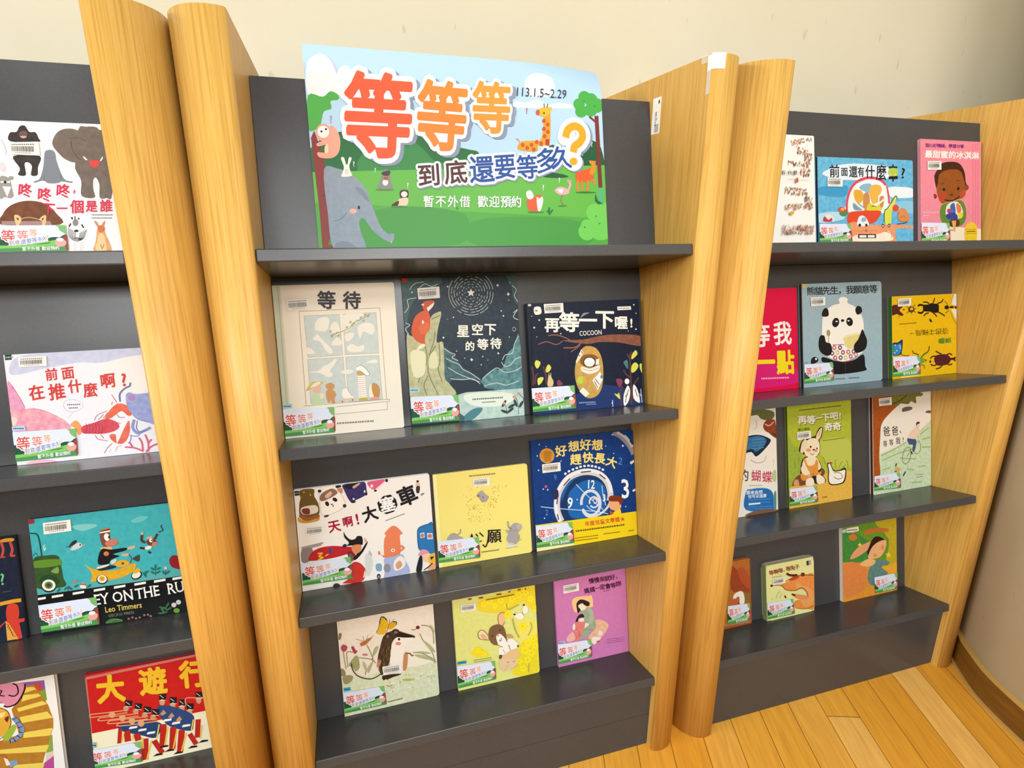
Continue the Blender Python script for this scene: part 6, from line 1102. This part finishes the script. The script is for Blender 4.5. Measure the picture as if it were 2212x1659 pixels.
b.b('#efb0b4',(1762,1050),(1800,1025),(1850,1040),(1860,1070),(1800,1080)).c('#efb0b4',14,(1850,1060),(1870,1010),(1855,985),(1875,990)).b('#f4e6e4',(1780,1045),(1820,1040),(1810,1070)).c('#9a6a5a',5,(1815,1080),(1805,1120),(1825,1150)).e('#4a8a3a',1815,1155,32,5)
b.b('#e8602c',(1910,920),(1960,910),(2020,900),(2030,960),(2000,985),(1915,990)).c('#e8902c',30,(2010,940),(2030,890),(2020,860)).p('#e8902c',(1995,845),(2045,850),(2035,880),(2005,870)).c('#e8803a',16,(1925,980),(1915,1020),(1925,1055)).c('#e8803a',16,(1990,980),(1985,1055)).c('#e8803a',12,(2010,980),(2040,990),(2030,1010)).c('#e8803a',12,(1950,985),(1950,1055)).e('#3f7a34',1975,1063,72,6)
b.b('#f0a02c',(1515,770),(1530,720),(1600,710),(1670,700),(1690,560),(1690,520),(1730,500),(1725,740),(1650,740),(1640,782)).b('#f2b83a',(1640,520),(1660,490),(1720,480),(1745,490),(1720,530),(1690,550)).e('#c85a4a',1648,518,14,20).l('#4a3a34',6,(1690,455),(1692,485)).l('#4a3a34',6,(1716,458),(1710,485)).p('#b8402c',(1700,700),(1728,700),(1726,745),(1700,740))
for x,y in [(1690,575),(1715,600),(1690,630),(1716,650),(1694,680),(1545,740),(1575,760),(1605,740),(1640,720),(1670,730),(1620,770)]: b.e('#c8582c',x,y,13,15)
b.e('#1d1a1c',1690,522,6).c('#e0909c',8,(1525,720),(1508,698),(1500,700))
b.b('#f0a890',(190,700),(230,610),(270,630),(300,700),(290,790),(240,830),(160,825),(145,790),(200,790),(210,740),(150,750),(140,730)).e('#efa48c',185,655,52,60).e('#f8f0ea',185,650,40,42,20).e('#1d1a1c',172,648,8,7).e('#1d1a1c',203,632,8,7).b('#f3d8a8',(195,750),(215,735),(218,790),(195,790))
b.c('#2f7a3a',12,(1725,1165),(1728,1215)).c('#2f7a3a',10,(1712,1185),(1728,1205),(1750,1180)).c('#3f8a3c',10,(1100,1180),(1095,1160))
for x,y,c_,z in [(245,565,'#b890a8',70),(1578,508,'#b8605c',55),(398,870,'#f4f4f0',50),(543,912,'#f4f4f0',42),(766,1015,'#f4f4f0',50),(1690,1030,'#f4f4f0',52),(1800,980,'#f4f4f0',48),(2020,735,'#f4f4f0',50)]: b.w(c_,'?',x-z*.25,y+z*.35,z,5,.02)
b.part('title')
QM=[(1836,690),(1850,640),(1895,612),(1940,635),(1952,685),(1930,725),(1898,750),(1888,790)]
big=[('等',558,535,615,-2,.78),('等',992,540,500,-4,.70),('等',1330,485,370,-2,.72)]
sm=[('到',905,945,165,4,.98),('底',1088,925,170,4,.95),('還',1265,905,195,4,.9),('要',1422,885,180,4,.85),('等',1575,890,175,4,.85),('多',1708,845,180,6,.9),('久',1805,825,165,4,.9)]
sh=lambda l,dx,dy:[(c_,x+dx,y+dy,*o) for c_,x,y,*o in l]
b.chars('#8d97ab',sh(big,26,16),bold=.17).chars('#8d97ab',sh(sm,10,10),bold=.21).c('#8d97ab',118,*[(x+12,y+10) for x,y in QM]).e('#8d97ab',1902,868,60)
b.chars('#f8f7f6',big,bold=.175).chars('#f8f7f6',sm,bold=.22).c('#f8f7f6',112,*QM).e('#f8f7f6',1836,690,56).e('#f8f7f6',1888,785,56).e('#f8f7f6',1890,856,62)
b.chars('#ef5f38',big[:1],bold=.055).chars('#ee8a38',big[1:2],bold=.055).chars('#f09a3c',big[2:],bold=.055).chars('#56302c',sm[:2],bold=.04).chars('#2c559c',sm[2:],bold=.035).c('#f0a824',50,*QM).e('#f0a824',1890,853,27)
b.w('#2c3a48','113.1.5~2.29',1490,405,86,-3,.0,.8).chars('#f6f6f0',[(c_,x,1125+(x-900)*.004,84,0,.9) for c_,x in zip('暫不外借歡迎預約',(902,985,1068,1150,1272,1350,1428,1500))],bold=.03)

for bk in BOOKS: bk.build()
